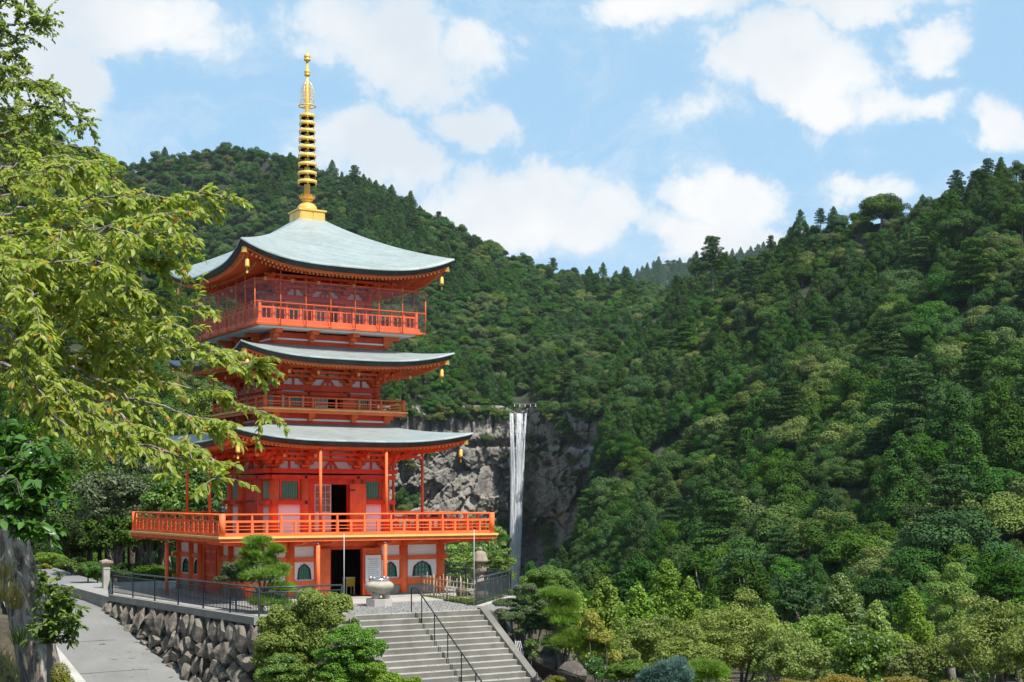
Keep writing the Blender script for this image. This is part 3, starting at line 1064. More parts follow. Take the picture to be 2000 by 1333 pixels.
# doorways
quad('lintel', MB().bb(-1.15, 1.15, -GH - .09, -GH + .09, 2.05, 2.2), 'shaded_vermilion')
quad('doorway_post', MB().bb(-.92, -.80, -GH - .08, -GH + .08, .07, 2.05), 'shaded_vermilion')
quad('doorway_post', MB().bb(.62, .74, -GH - .08, -GH + .08, .07, 2.05), 'shaded_vermilion')
quad('jamb_panel', MB().bb(-1.17, -.92, -GH - .04, -GH + .04, .07, 2.05), 'vermilion')
quad('jamb_panel', MB().bb(.74, 1.17, -GH - .04, -GH + .04, .07, 2.05), 'vermilion')
d_ = quad('door', MB().bb(.56, 1.40, -GH - .30, -GH - .25, .12, 2.10), 'vermilion', ks=(0,))
sub('hinge', MB().bb(1.401, 1.44, -GH - .29, -GH - .26, 1.75, 1.98), 'dark_iron', d_)
d_ = quad('door', MB().bb(-1.42, -.93, -GH - .30, -GH - .25, .12, 2.10), 'vermilion', ks=(0,))
for k in (1, 2, 3):
    for s in (-1, 1):
        x0 = -.80 if s < 0 else -.09
        q = quad('door', MB().bb(x0 + .005, x0 + .70, -GH - .03, -GH + .03, .1, 2.05), 'shaded_vermilion', ks=(k,))
        for z in (.35, .9, 1.45, 1.9):
            sub('door_batten', MB().bb(x0 + .03, x0 + .67, -GH - .05, -GH - .031, z - .05, z + .05), 'vermilion', q)
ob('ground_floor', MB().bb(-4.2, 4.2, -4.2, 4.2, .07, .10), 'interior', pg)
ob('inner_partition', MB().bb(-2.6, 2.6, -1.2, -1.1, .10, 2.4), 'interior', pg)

# ---- deck of the first storey
for i, (h0, z0, z1, mt) in enumerate(((6.27, 2.615, 2.70, 'ochre_paint'), (6.20, 2.47, 2.615, 'vermilion'))):
    quad('deck_fascia', MB().bb(-h0, h0 - .12, -h0, -h0 + .12, z0, z1), mt)
ob('deck_floor', MB().bb(-6.1, 6.1, -6.1, 6.1, 2.50, 2.66), 'shaded_vermilion', pg)
for x in (-4.4, -2.6, -1.35, 1.35, 2.6, 4.4):
    quad('cantilever', MB().prism([(0, 2.2), (0, 2.498), (1.72, 2.498), (1.72, 2.40), (1.0, 2.3)], -.09, .09), 'vermilion') if False else None
    bmv = MB().add([(x - .09, -GH - .1, 2.2), (x + .09, -GH - .1, 2.2), (x + .09, -GH - .1, 2.498), (x - .09, -GH - .1, 2.498),
                    (x - .09, -6.08, 2.38), (x + .09, -6.08, 2.38), (x + .09, -6.08, 2.498), (x - .09, -6.08, 2.498)],
                   [(0, 1, 2, 3), (7, 6, 5, 4), (0, 4, 5, 1), (1, 5, 6, 2), (2, 6, 7, 3), (3, 7, 4, 0)])
    quad('cantilever', bmv, 'vermilion')
quad('corner_cantilever', MB().beam((-4.4, -4.4, 2.34), (-6.05, -6.05, 2.42), .2, .15), 'vermilion')
# drain posts under the deck edge
for (x, y) in ((.95, -6.05), (-2.05, -6.05), (-6.05, 1.1)):
    o = ob('drain_post', MB().cyl(x, y, 0, 2.3, .085, 14), 'vermilion', pg)
    s = (0, 1) if abs(y) > 6 else (1, 0)
    ob('pipe_elbow', MB().tube([(x, y, 2.3), (x, y, 2.36), (x + s[0] * .06, y + s[1] * .06, 2.42), (x + s[0] * .5, y + s[1] * .5, 2.44)], .07, 12), 'steel', o)


def railing(a, z0, ztop, nb, mids, rt, post, base_h, cap=True, minor=True, pw=.055):
    quad('rail', MB().tube([(-a - .02, -a, ztop), (a + .02, -a, ztop)], rt, 10), 'vermilion')
    quad('base_rail', MB().bb(-a, a - .1, -a - .05, -a + .05, z0, z0 + base_h), 'vermilion')
    for z, h in mids:
        quad('rail', MB().bb(-a, a, -a - .03, -a + .03, z - h / 2, z + h / 2), 'vermilion')
    zm = mids[0][0]
    for i in range(nb + 1):
        x = -a + 2 * a * i / nb
        if 0 < i < nb:
            quad('baluster', MB().bb(x - pw, x + pw, -a - pw, -a + pw, z0 + base_h, zm + .02).bb(x - pw * .7, x + pw * .7, -a - pw * .7, -a + pw * .7, zm + .02, ztop - rt * .6), 'vermilion')
        if i < nb and minor:
            xm = x + a / nb
            quad('baluster', MB().bb(xm - pw * .9, xm + pw * .9, -a - pw * .8, -a + pw * .8, z0 + base_h, zm - .02), 'vermilion')
    if cap:
        ps = quad('corner_post', MB().cyl(-a, -a, z0, ztop + .05, post, 14), 'vermilion')
        sub('post_cap', MB().lathe([(post * .92, 0), (post * .95, .1), (post * .7, .13), (post * .95, .18), (post * .8, .24), (post * .15, .31)], 14, (-a, -a, ztop + .05)), 'dark_iron', ps)


railing(6.05, 2.7, 3.55, 10, [(3.28, .09), (3.10, .03), (2.97, .03)], .045, .125, .13)
for x in (-1.5, 1.5):
    quad('eave_post', MB().cyl(x, -5.02, 2.7, 6.42, .065, 12), 'vermilion')


# ---- one storey's walls
def storey(a, cols, r, z0, zt, win, door, zbeams, zw, low_white=None, wframe=.09):
    """a: half width to column centres, cols: column offsets, win: (half width, z0, z1)"""
    for x in cols[:-1]:
        quad('column', MB().cyl(x, -a, z0, zt, r, 16), 'shaded_vermilion' if a < 2.4 else 'vermilion')
    b0, b1, ext = zbeams[1]
    for s in (-1, 1):
        ca, cb = sorted((s * (abs(cols[0]) + ext), s * (abs(cols[1]) - r - .04)))
        quad('tie_beam', MB().bb(ca, cb, -a - r - .03, -a + r * .6, b0, b1), 'shaded_vermilion')
    for (b0, b1, ext) in (zbeams[0], zbeams[2]):
        quad('tie_beam', MB().bb(-a - ext, a + ext, -a - r - .03, -a + r * .6, b0, b1), 'shaded_vermilion')
    w0, w1 = win[1], win[2]
    for s in (-1, 1):
        ca, cb = sorted((s * abs(cols[0]), s * abs(cols[1])))
        c = (ca + cb) / 2
        hw = win[0]
        quad('plaster_panel', MB().bb(ca + r * .6, cb - r * .6, -a - .02, -a + .03, z0, zt), 'plaster')
        fr = MB()
        fr.bb(c - hw - wframe, c - hw, -a - .1, -a - .021, w0 - wframe, w1 + wframe).bb(c + hw, c + hw + wframe, -a - .1, -a - .021, w0 - wframe, w1 + wframe)
        fr.bb(c - hw, c + hw, -a - .1, -a - .021, w1, w1 + wframe).bb(c - hw, c + hw, -a - .1, -a - .021, w0 - wframe, w0)
        ws = quad('window', fr, 'shaded_vermilion')
        sub('window_backing', MB().bb(c - hw, c + hw, -a - .04, -a - .021, w0, w1), 'green_slat', ws)
        nb = 9 if hw > .3 else 6
        for i in range(nb):
            x = c - hw + 2 * hw * (i + .5) / nb
            sub('window_slat', MB().add([(x - hw * .55 / nb, -a - .041, w0), (x, -a - .085, w0), (x + hw * .55 / nb, -a - .041, w0),
                                         (x - hw * .55 / nb, -a - .041, w1), (x, -a - .085, w1), (x + hw * .55 / nb, -a - .041, w1)], [(0, 1, 4, 3), (1, 2, 5, 4)]), 'pale_green_slat', ws)
    # door bay
    cb = abs(cols[1]) - r
    dz0, dz1 = door[1], door[2]
    quad('door_frame', MB().bb(-cb, cb, -a - .06, -a + .06, dz1, zt), 'shaded_vermilion')
    quad('door_frame', MB().bb(-cb, -door[0], -a - .06, -a + .06, z0, dz1), 'shaded_vermilion')
    quad('door_frame', MB().bb(door[0], cb, -a - .06, -a + .06, z0, dz1), 'shaded_vermilion')
    quad('threshold', MB().bb(-door[0], door[0], -a - .06, -a + .06, z0, dz0), 'shaded_vermilion')
    hw = door[0]
    for k in (1, 2, 3):
        for s in (0, 1):
            x0 = -hw + s * hw
            q = quad('door', MB().bb(x0 + .01, x0 + hw - .01, -a - .03, -a + .02, dz0, dz1), 'shaded_vermilion', ks=(k,))
            for f in (.08, .36, .64, .92):
                z = dz0 + (dz1 - dz0) * f
                sub('door_batten', MB().bb(x0 + .03, x0 + hw - .03, -a - .05, -a - .031, z - .035, z + .035), 'vermilion' if f in (.08, .92) else 'dark_iron', q)
    # front: screen door slid across the left half, right half open, red leaf folded back
    fr = MB()
    x0, x1 = -hw + .0, .02
    fr.bb(x0, x0 + .05, -a - .02, -a + .02, dz0, dz1).bb(x1 - .05, x1, -a - .02, -a + .02, dz0, dz1)
    fr.bb(x0 + .05, x1 - .05, -a - .02, -a + .02, dz1 - .05, dz1).bb(x0 + .05, x1 - .05, -a - .015, -a + .015, dz0, dz0 + (dz1 - dz0) * .42)
    for i in (1, 2):
        x = x0 + (x1 - x0) * i / 3
        fr.bb(x - .014, x + .014, -a - .018, -a + .015, dz0 + (dz1 - dz0) * .42, dz1 - .05)
    for i in (1, 2, 3):
        z = dz0 + (dz1 - dz0) * (.42 + .55 * i / 4)
        fr.bb(x0 + .05, x1 - .05, -a - .016, -a + .013, z - .014, z + .014)
    q = quad('screen_door', fr, 'beige_wood', ks=(0,))
    sub('paper_pane', MB().bb(x0 + .05, x1 - .05, -a + .016, -a + .02, dz0 + (dz1 - dz0) * .42, dz1 - .05), 'lantern_stone', q)
    q = quad('door', MB().bb(hw + .02, hw + .02 + hw, -a - r - .12, -a - r - .07, dz0, dz1 + .02), 'vermilion', ks=(0,))
    for f in (.06, .88):
        z = dz0 + (dz1 - dz0) * f
        sub('hinge', MB().bb(hw + .03, hw + .25, -a - r - .135, -a - r - .121, z - .03, z + .03), 'dark_iron', q)
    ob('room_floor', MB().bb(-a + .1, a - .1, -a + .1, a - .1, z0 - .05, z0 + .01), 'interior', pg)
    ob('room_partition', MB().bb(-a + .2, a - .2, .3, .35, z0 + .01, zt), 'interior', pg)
    # nail covers on the beams
    for (b0, b1, ext) in zbeams[:2]:
        for x in cols[:-1] if b0 == zbeams[0][0] else cols[:2]:
            quad('nail_cover', MB().tube([(x, -a - r - .03, (b0 + b1) / 2), (x, -a - r - .06, (b0 + b1) / 2)], [.07, .045], 8), 'dark_iron')


def bracket_mesh(H, p, wd, diag=False):
    """stepped bracket cluster standing on a column head at the local origin, arms towards -y"""
    b = MB()
    u = H / 5.2
    b.add([(-.13, -.13, 0), (.13, -.13, 0), (.13, .13, 0), (-.13, .13, 0), (-.2, -.2, u * .55), (.2, -.2, u * .55), (.2, .2, u * .55), (-.2, .2, u * .55),
           (-.2, -.2, u), (.2, -.2, u), (.2, .2, u), (-.2, .2, u)],
          [(3, 2, 1, 0)] + [(i + k, (i + 1) % 4 + k, (i + 1) % 4 + k + 4, i + k + 4) for k in (0, 4) for i in range(4)] + [(8, 9, 10, 11)])

    def arm(y, z, L):          # boat-shaped arm along x with three bearing blocks
        b.prism([(-L, z + u * .35), (-L, z + u * .8), (L, z + u * .8), (L, z + u * .35), (L * .86, z + u * .12), (L * .62, z), (-L * .62, z), (-L * .86, z + u * .12)], y - .065, y + .065)
        for x in (-L * .86, 0, L * .86):
            b.bb(x - .09, x + .09, y - .09, y + .09, z + u * .83, z + u * 1.25)
    for i in range(3):
        z = u * (1.0 + 1.32 * i)
        arm(-p * i, z, wd * (.8 + .14 * (i % 2)))
        y1 = -p * (i + 1) - .12
        b.add([(-.075, .1, z + .004), (.075, .1, z + .004), (.075, .1, z + u * .82), (-.075, .1, z + u * .82),
               (-.075, y1, z + u * .34), (.075, y1, z + u * .34), (.075, y1, z + u * .82), (-.075, y1, z + u * .82)],
              [(0, 1, 2, 3), (7, 6, 5, 4), (0, 4, 5, 1), (1, 5, 6, 2), (2, 6, 7, 3), (3, 7, 4, 0)])
        b.bb(-.1, .1, -p * (i + 1) - .1, -p * (i + 1) + .1, z + u * .86, z + u * 1.28)
    b.beam((0, .2, u * 4.7), (0, -p * 3 - .42, u * 3.35), .12, .13)
    return b


def brackets(a, cols, z0, z1, p, wd):
    H = z1 - z0
    me = bracket_mesh(H, p, wd).mesh('bracket', 'vermilion')
    tip = MB().bb(-.055, .055, -p * 3 - .47, -p * 3 - .425, H / 5.2 * 3.27 - .06, H / 5.2 * 3.27 + .07).mesh('bracket_cap', 'yellow_tip')
    for k in range(4):
        for x in cols[:-1]:
            v = Vector((x, -a, z0))
            v.rotate(__import__('mathutils').Euler((0, 0, k * HP)))
            o = link('bracket', me, pg, v, k * HP)
            link('bracket_cap', tip, o)
            if x == cols[0]:
                v2 = Vector((-x, -a, z0))
                v2.rotate(__import__('mathutils').Euler((0, 0, k * HP)))
                o = link('bracket', me, pg, v2, k * HP)
                dg = link('bracket', me, pg, v2 + Vector((0, 0, .003)), k * HP + math.pi / 4, (1.02, 1.36, 1))
                link('bracket_cap', tip, dg)
    # plaster band behind, rails and struts between the clusters
    quad('plaster_band', MB().bb(-a + .05, a - .05, -a - .01, -a + .04, z0, z1), 'plaster')
    zm = z0 + H * .44
    quad('bracket_rail', MB().bb(-a, a, -a - .05, -a - .011, zm - .035, zm + .035), 'shaded_vermilion')
    quad('bracket_rail', MB().bb(-a - .2, a + .2, -a - .07, -a + .05, z1 - .04, z1 + .1), 'shaded_vermilion')
    ys = [(abs(cols[0]) + abs(cols[1])) / 2 * s for s in (-1, 1)] + [0]
    for x in ys:
        quad('strut', MB().bb(x - .045, x + .045, -a - .055, -a - .012, z0, z1 - .04), 'shaded_vermilion')
    quad('frog_leg_strut', MB().prism([(-.42, z0), (-.3, z0 + .05), (-.2, z0 + H * .28), (-.1, z0 + H * .4), (.1, z0 + H * .4), (.2, z0 + H * .28), (.3, z0 + .05), (.42, z0), (.2, z0), (.14, z0 + H * .2), (-.14, z0 + H * .2), (-.2, z0)], -a - .08, -a - .056), 'shaded_vermilion')
    for i in (1, 2, 3):
        quad('eave_purlin', MB().bb(-a - p * i - .3, a + p * i + .3, -a - p * i - .06, -a - p * i + .06, z0 + H / 5.2 * (2.3 + 1.32 * (i - 1)) - .0, z0 + H / 5.2 * (2.3 + 1.32 * (i - 1)) + .1), 'vermilion')


# ---- roofs
def roof(e, top, z_mid, lift, z_top, pw, a_in, z_plate, bow=.035, thick=.2):
    ns, nt = 41, 22
    S = np.linspace(-1, 1, ns)[:, None] * np.ones((1, nt))
    T = np.ones((ns, 1)) * (np.linspace(0, 1, nt)[None, :])

    def surf(S, T, dz=0.0, inset=0.0):
        et = (e - inset) * (1 - T) + top * T
        y = -et * (1 - bow * (1 - np.abs(S) ** 2.2) * (1 - T))
        lf = lift * np.abs(S) ** 3.2 * np.clip(1 - T, 0, 1) ** 1.6
        z = z_mid + lf + (z_top - z_mid) * (pw * T + (1 - pw) * T ** 2) + dz
        return np.stack([S * et, y, z], -1)
    sides = []
    V = surf(S, T)
    lip = surf(S[:, :1], T[:, :1], -.065)
    V2 = np.concatenate([lip, V], 1)
    Q = grid_faces(ns, nt + 1)
    me = np_mesh('roof_slope', V2.reshape(-1, 3), Q[:, ::-1], 'copper_roof', smooth=True)
    run = np.concatenate([np.zeros((ns, 1)), np.cumsum(np.linalg.norm(np.diff(V, axis=1), axis=2), 1)], 1)
    run = np.concatenate([run[:, :1], run], 1)
    at = me.attributes.new('course', 'FLOAT', 'POINT')
    at.data.foreach_set('value', (run / .13).astype(np.float32).ravel())
    slopes = quad('roof_slope', me, None)
    # dark layered eave under the copper edge, then the red eave board
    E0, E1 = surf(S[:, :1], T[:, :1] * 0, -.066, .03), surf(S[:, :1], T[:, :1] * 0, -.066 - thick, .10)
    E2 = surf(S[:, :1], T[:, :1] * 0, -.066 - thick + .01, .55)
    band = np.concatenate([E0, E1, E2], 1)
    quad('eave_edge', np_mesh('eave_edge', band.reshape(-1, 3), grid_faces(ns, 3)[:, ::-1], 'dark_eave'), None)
    B0, B1 = surf(S[:, :1], T[:, :1] * 0, -.06 - thick, .17), surf(S[:, :1], T[:, :1] * 0, -.15 - thick, .20)
    B2 = surf(S[:, :1], T[:, :1] * 0, -.15 - thick, .38)
    quad('eave_board', np_mesh('eave_board', np.concatenate([B0, B1, B2], 1).reshape(-1, 3), grid_faces(ns, 3)[:, ::-1], 'vermilion'), None)
    # soffit and two tiers of rafters, with lifted corners
    zo = z_mid - .066 - thick - .13

    def under(x, d, dz):
        """underside height at offset x along the eave and distance d out from the centre"""
        t = (d - a_in) / (e - a_in)
        s = min(1, abs(x) / max(d, .01))
        return z_plate + (zo - z_plate) * t + lift * s ** 3.2 * max(0, t) ** 1.5 + dz
    sv = []
    nd = 8
    for i in range(ns):
        s = -1 + 2 * i / (ns - 1)
        for j in range(nd):
            d = (a_in - .15) + (e - .16 - a_in) * j / (nd - 1)
            d2 = d * (1 - bow * (1 - abs(s) ** 2.2) * max(0, (d - a_in) / (e - a_in)))
            sv.append((s * d, -d2, under(s * d, d, .035)))
    quad('soffit', np_mesh('soffit', np.array(sv), grid_faces(ns, nd), 'vermilion', smooth=True), None)
    fly, low, ft, lt = MB(), MB(), MB(), MB()
    n = int(2 * e / .185)
    for i in range(n + 1):
        x = -e + .25 + (2 * e - .5) * i / n
        bw = 1 - bow * (1 - min(1, abs(x) / e) ** 2.2)
        for (mbx, tipx, dend, dz, ww, hh) in ((fly, ft, (e - .30) * bw, -.02, .07, .085), (low, lt, (e - 1.05) * bw, -.12, .08, .1)):
            d0 = max(a_in - .1, abs(x) + .04)
            if dend - d0 < .12:
                continue
            p0 = Vector((x, -d0, under(x, d0, dz)))
            p1 = Vector((x, -dend, under(x, dend, dz)))
            mbx.beam(p0, p1, ww, hh)
            q = p1 + (p1 - p0).normalized() * .012
            tipx.beam(p1 + (p1 - p0).normalized() * .001, q, ww * 1.02, hh * 1.02)
    quad('flying_rafters', fly, 'vermilion', kind='stuff')
    quad('base_rafters', low, 'vermilion', kind='stuff')
    quad('rafter_tips', ft, 'yellow_tip', kind='stuff')
    quad('rafter_tips', lt, 'yellow_tip', kind='stuff')
    # hip rafter with gilt cap and wind bell
    c0, c1 = a_in - .1, e - .22
    hips = quad('hip_rafter', MB().beam((-c0, -c0, under(c0, c0, -.03)), (-c1, -c1, under(c1, c1, -.01)), .17, .2), 'vermilion')
    zc = under(c1, c1, 0)
    sub('gilt_cap', MB().beam((-c1 + .06, -c1 + .06, zc - .005), (-c1 - .03, -c1 - .03, zc), .19, .22), 'gold', hips)
    cb = e - .42
    zb = under(cb, cb, -.14)
    bells = quad('wind_bell', MB().lathe([(.012, -.0), (.012, -.14), (.05, -.15), (.085, -.2), (.09, -.42), (.115, -.5), (.10, -.5), (.02, -.49)], 12, (-cb, -cb, zb)), 'gold')
    sub('clapper', MB().tube([(-cb, -cb, zb - .49), (-cb, -cb, zb - .62)], .012, 6).bb(-cb - .04, -cb + .04, -cb - .01, -cb + .01, zb - .74, zb - .62), 'gold', bells)


# first storey
C1 = [-2.6, -1.22, 1.22, 2.6]
storey(2.6, C1, .2, 2.66, 5.2, (.37, 4.2, 4.93), (.76, 2.78, 4.8), [(5.02, 5.19, .42), (3.94, 4.11, .42), (5.27, 5.47, .5)], None)
brackets(2.6, C1, 5.47, 6.27, .26, .52)
roof(5.48, 2.35, 6.60, .46, 7.50, .75, 2.6, 6.75)
# lower tie beam must not cross the door bay: the folded leaf and frame stand in front of it
# second storey
quad('balcony_wall', MB().bb(-2.62, 2.58, -2.62, -2.58, 7.25, 7.86), 'shaded_vermilion')
quad('plaster_band', MB().bb(-2.5, 2.5, -2.66, -2.621, 7.52, 7.60), 'plaster')
for x in (-2.6, -1.0, 1.0):
    quad('balcony_bracket', MB().bb(x - .14, x + .14, -2.95, -2.5, 7.66, 7.84).bb(x - .1, x + .1, -2.82, -2.5, 7.5, 7.657), 'vermilion')
quad('deck_fascia', MB().bb(-3.36, 3.24, -3.36, -3.24, 7.93, 7.99), 'ochre_paint')
quad('deck_fascia', MB().bb(-3.30, 3.20, -3.30, -3.18, 7.80, 7.93), 'vermilion')
ob('deck_floor', MB().bb(-3.2, 3.2, -3.2, 3.2, 7.83, 7.95), 'shaded_vermilion', pg)
railing(3.2, 7.99, 8.47, 6, [(8.27, .05), (8.16, .03)], .035, .09, .06, minor=False, pw=.045)
C2 = [-2.25, -.93, .93, 2.25]
storey(2.25, C2, .15, 7.95, 8.85, (.30, 8.16, 8.56), (.6, 8.0, 8.56), [(8.63, 8.76, .25), (8.0, 8.08, .0), (8.83, 9.07, .2)], None, .05)
brackets(2.25, C2, 9.07, 9.78, .26, .46)
roof(4.87, 2.35, 10.06, .50, 10.86, .75, 2.25, 10.22)
# third storey
quad('balcony_wall', MB().bb(-2.62, 2.58, -2.62, -2.58, 10.6, 11.25), 'shaded_vermilion')
quad('plaster_band', MB().bb(-2.5, 2.5, -2.66, -2.621, 10.93, 11.0), 'plaster')
for x in (-2.6, -.95, .95):
    quad('balcony_bracket', MB().bb(x - .15, x + .15, -3.25, -2.5, 11.16, 11.33).bb(x - .12, x + .12, -2.95, -2.5, 11.0, 11.157).bb(x - .1, x + .1, -2.78, -2.5, 10.86, 10.997), 'vermilion')
ob('balcony_soffit', MB().bb(-3.6, 3.6, -3.6, 3.6, 11.33, 11.40), 'plaster', pg)
quad('deck_fascia', MB().bb(-3.79, 3.65, -3.79, -3.65, 11.38, 11.50), 'vermilion')
quad('deck_fascia', MB().bb(-3.74, 3.62, -3.74, -3.60, 11.502, 11.62), 'vermilion')
ob('deck_floor', MB().bb(-3.6, 3.6, -3.6, 3.6, 11.41, 11.6), 'shaded_vermilion', pg)
railing(3.62, 11.622, 12.32, 12, [(12.12, .07)], .03, .07, .05, cap=False, minor=False, pw=.045)
for i in range(36):
    x = -3.62 + 7.24 * (i + .5) / 36
    quad('thin_baluster', MB().bb(x - .016, x + .016, -3.636, -3.604, 11.672, 12.085), 'vermilion')
quad('corner_post', MB().bb(-3.68, -3.56, -3.68, -3.56, 11.622, 12.40), 'vermilion')
C3 = [-2.0, -.82, .82, 2.0]
storey(2.0, C3, .15, 11.58, 12.72, (.26, 11.98, 12.45), (.55, 11.65, 12.45), [(12.5, 12.63, .25), (11.8, 11.9, .0), (12.70, 12.92, .2)], None, .05)
brackets(2.0, C3, 12.92, 13.62, .26, .44)
roof(4.87, .60, 13.93, .72, 16.62, .80, 2.0, 14.1)
# screen round the top balcony: thin red posts, rails and clear panes
NB = 7
for i in range(NB):
    x = -3.93 + 7.86 * i / NB
    quad('screen_post', MB().cyl(x, -3.93, 11.34, 13.24 if i == 0 else 13.72, .022, 8), 'vermilion')
    quad('screen_pane', MB().bb(x + .025, x + 7.86 / NB - .025, -3.932, -3.928, 11.45, 13.22), 'screen_pane')
    quad('screen_bracket', MB().beam((x, -3.93, 11.4), (x, -3.7, 11.45), .03, .03), 'vermilion')
for z in (13.24, 12.3, 11.42):
    quad('screen_rail', MB().tube([(-3.93, -3.93, z), (3.93, -3.93, z)], .018, 8), 'vermilion')

# ---- gilt spire
sp = ob('spire', MB().tube([(0, 0, 17.2), (0, 0, 19.0), (0, 0, 22.0), (0, 0, 23.95)], [.145, .125, .09, .05], 16), 'gold', pg)
ob('spire_base', MB().bb(-.60, .60, -.60, .60, 16.55, 16.98).bb(-.66, .66, -.66, .66, 16.982, 17.06).bb(-.64, .64, -.64, .64, 16.5, 16.548), 'gold', sp)
for s in (-1, 1):
    for k in range(4):
        o = ob('base_panel', MB().bb(s * .29 - .25, s * .29 + .25, -.625, -.601, 16.6, 16.93), 'gold', sp, rz=k * HP)
ob('bowl', MB().lathe([(.44, 0), (.45, .08), (.41, .22), (.3, .33), (.2, .37), (.17, .42), (.24, .46), (.26, .5), (.15, .52)], 28, (0, 0, 17.062)), 'gold', sp)
for ring in range(2):
    for k in range(12):
        a = 2 * math.pi * (k + .5 * ring) / 12
        r0, r1 = .2, .40 - .05 * ring
        c, s_ = math.cos(a), math.sin(a)
        tq = Vector((-s_, c, 0))
        z0 = 17.56 + .03 * ring
        q = lambda r, wv, z: Vector((c * r, s_ * r, z)) + tq * wv
        mbq = MB().add([q(r0, -.06, z0), q(r0, .06, z0), q(r1 * .86, .085, z0 + .08), q(r1 * .86, -.085, z0 + .08), q(r1, 0, z0 + .22)],
                       [(0, 1, 2, 3), (3, 2, 4)])
        ob('lotus_petal', mbq, 'gold', sp)
for i, y in enumerate((357, 340.6, 323, 306, 290, 274, 258, 243, 228)):
    z = CZ + (HZ - y) / F * DEP
    r = .435 - .0125 * i
    mbr = MB().lathe([(r, -.08), (r + .01, 0), (r, .08), (r - .04, .08), (r - .04, -.08)], 28, (0, 0, z))
    for k in range(4):
        a = k * HP + .4
        mbr.beam((0, 0, z), (math.cos(a) * (r - .01), math.sin(a) * (r - .01), z), .035, .09)
    mbr.tube([(0, 0, z - .07), (0, 0, z + .07)], .25 - .007 * i, 14)
    for k in range(6):
        a = k * math.pi / 3 + .2
        mbr.tube([(math.cos(a) * r, math.sin(a) * r, z - .075), (math.cos(a) * r, math.sin(a) * r, z - .15)], [.012, .022], 6)
    ob('spire_ring', mbr, 'gold', sp)
zr = CZ + (HZ - 208) / F * DEP
mbr = MB()
cp = [(math.cos(2 * math.pi * k / 24) * .37, math.sin(2 * math.pi * k / 24) * .37, zr) for k in range(25)]
mbr.tube(cp, .028, 8, caps=False)
for k in range(4):
    a = k * HP + .4
    mbr.beam((0, 0, zr), (math.cos(a) * .36, math.sin(a) * .36, zr), .03, .04)
ob('hoop', mbr, 'gold', sp)
# pierced flame ornament: four leaves of scrolls round the shaft
zf0, zf1 = CZ + (HZ - 202) / F * DEP, CZ + (HZ - 160) / F * DEP
for k in range(4):
    a = k * HP + .75
    c, s_ = math.cos(a), math.sin(a)
    mbf = MB()
    out_ = [(.1 + .24 * math.sin(math.pi * min(1, .28 + t * .72)) ** .8, zf0 + (zf1 - zf0) * t) for t in np.linspace(0, 1, 12)]
    mbf.tube([(c * r, s_ * r, z) for r, z in out_], .017, 6)
    for j in range(5):
        zc = zf0 + (zf1 - zf0) * (.12 + .17 * j)
        rc = .21 - .016 * j
        mbf.tube([(c * (rc + .07 * math.cos(t)), s_ * (rc + .07 * math.cos(t)), zc + .075 * math.sin(t)) for t in np.linspace(0, 5.6, 10)], .013, 5)
    ob('flame_ornament', mbf, 'gold', sp)
for (y, rr) in ((141, .135), (111, .15)):
    z = CZ + (HZ - y) / F * DEP
    o = ob('jewel', MB().lathe([(.03, -rr * 1.5), (rr * .9, -rr * 1.25), (rr * 1.1, -rr * .8), (rr * .6, -rr * .75), (rr * .95, -rr * .3), (rr, 0), (rr * .8, rr * .6), (rr * .35, rr * .95), (.01, rr * 1.25)], 20, (0, 0, z)), 'gold', sp)
# ------------------------------------------------------------------ ground, terrace, path, stairs
def z_path(y):
    return np.interp(y, [-40, -16, -8.3, 1.0, 6, 20, 60], [-6.0, -4.2, -2.58, -.6, -.5, -.5, -.2])


def path_r(y):
    return np.interp(y, [-40, -12.7, 1.0, 5, 20, 44, 60], [-5.2, -7.05, -8.45, -8.0, -4.1, -2.6, -2.0])


def path_l(y):
    return np.interp(y, [-40, -12.7, 1.0, 5, 20, 44, 60], [-11.0, -11.55, -11.75, -12.0, -9.6, -7.6, -7.0])


def gz(x, y):
    """height of the natural ground"""
    X, d = to_cam(x, y)
    base = np.interp(d, [-60, 0, 12, 17, 24, 34, 45, 60, 80, 110, 160, 250, 420, 900], [2.4, 2.4, 2.3, .6, -3.2, -4.2, -4.0, -4.6, -8, -13, -20, -28, -45, -60])
    base = base + .8 * np.exp(-((X + 4.75) / .62) ** 2) * np.exp(-((d - 11.2) / 1.9) ** 2)
    zp = z_path(y) - .3
    left = zp + np.clip(path_l(y) - .6 - x, 0, 30) * .22
    wl = np.clip((path_r(y) + .4 - x) / .6, 0, 1) * np.clip((d - 26) / 10, 0, 1)
    wb = np.clip((y - 8) / 6, 0, 1) * np.clip((6 - (x - path_r(y))) / 8, 0, 1)      # level ground behind the pagoda
    z = base * (1 - wl) + left * wl
    return z * (1 - wb) + np.maximum(z, -.6 + np.clip(d - 95, 0, 100) * .12) * wb


ds = np.concatenate([np.linspace(-30, 30, 31), np.linspace(31, 110, 80), np.geomspace(113, 900, 40)])
tt = np.linspace(-1, 1, 161)
V = []
for d in ds:
    for t_ in tt:
        X = t_ * (26 + max(d, 0) * .62)
        x, y = CAMX + X * CP + d * SP, CAMY - X * SP + d * CP
        V.append((x, y, float(gz(x, y)) + .12 * math.sin(x * 1.3 + y * .7) * math.sin(y * 1.1 - x * .4)))
o = link('ground', np_mesh('ground', np.array(V), grid_faces(len(ds), len(tt))[:, ::-1], 'soil', smooth=True))
o['kind'] = 'structure'

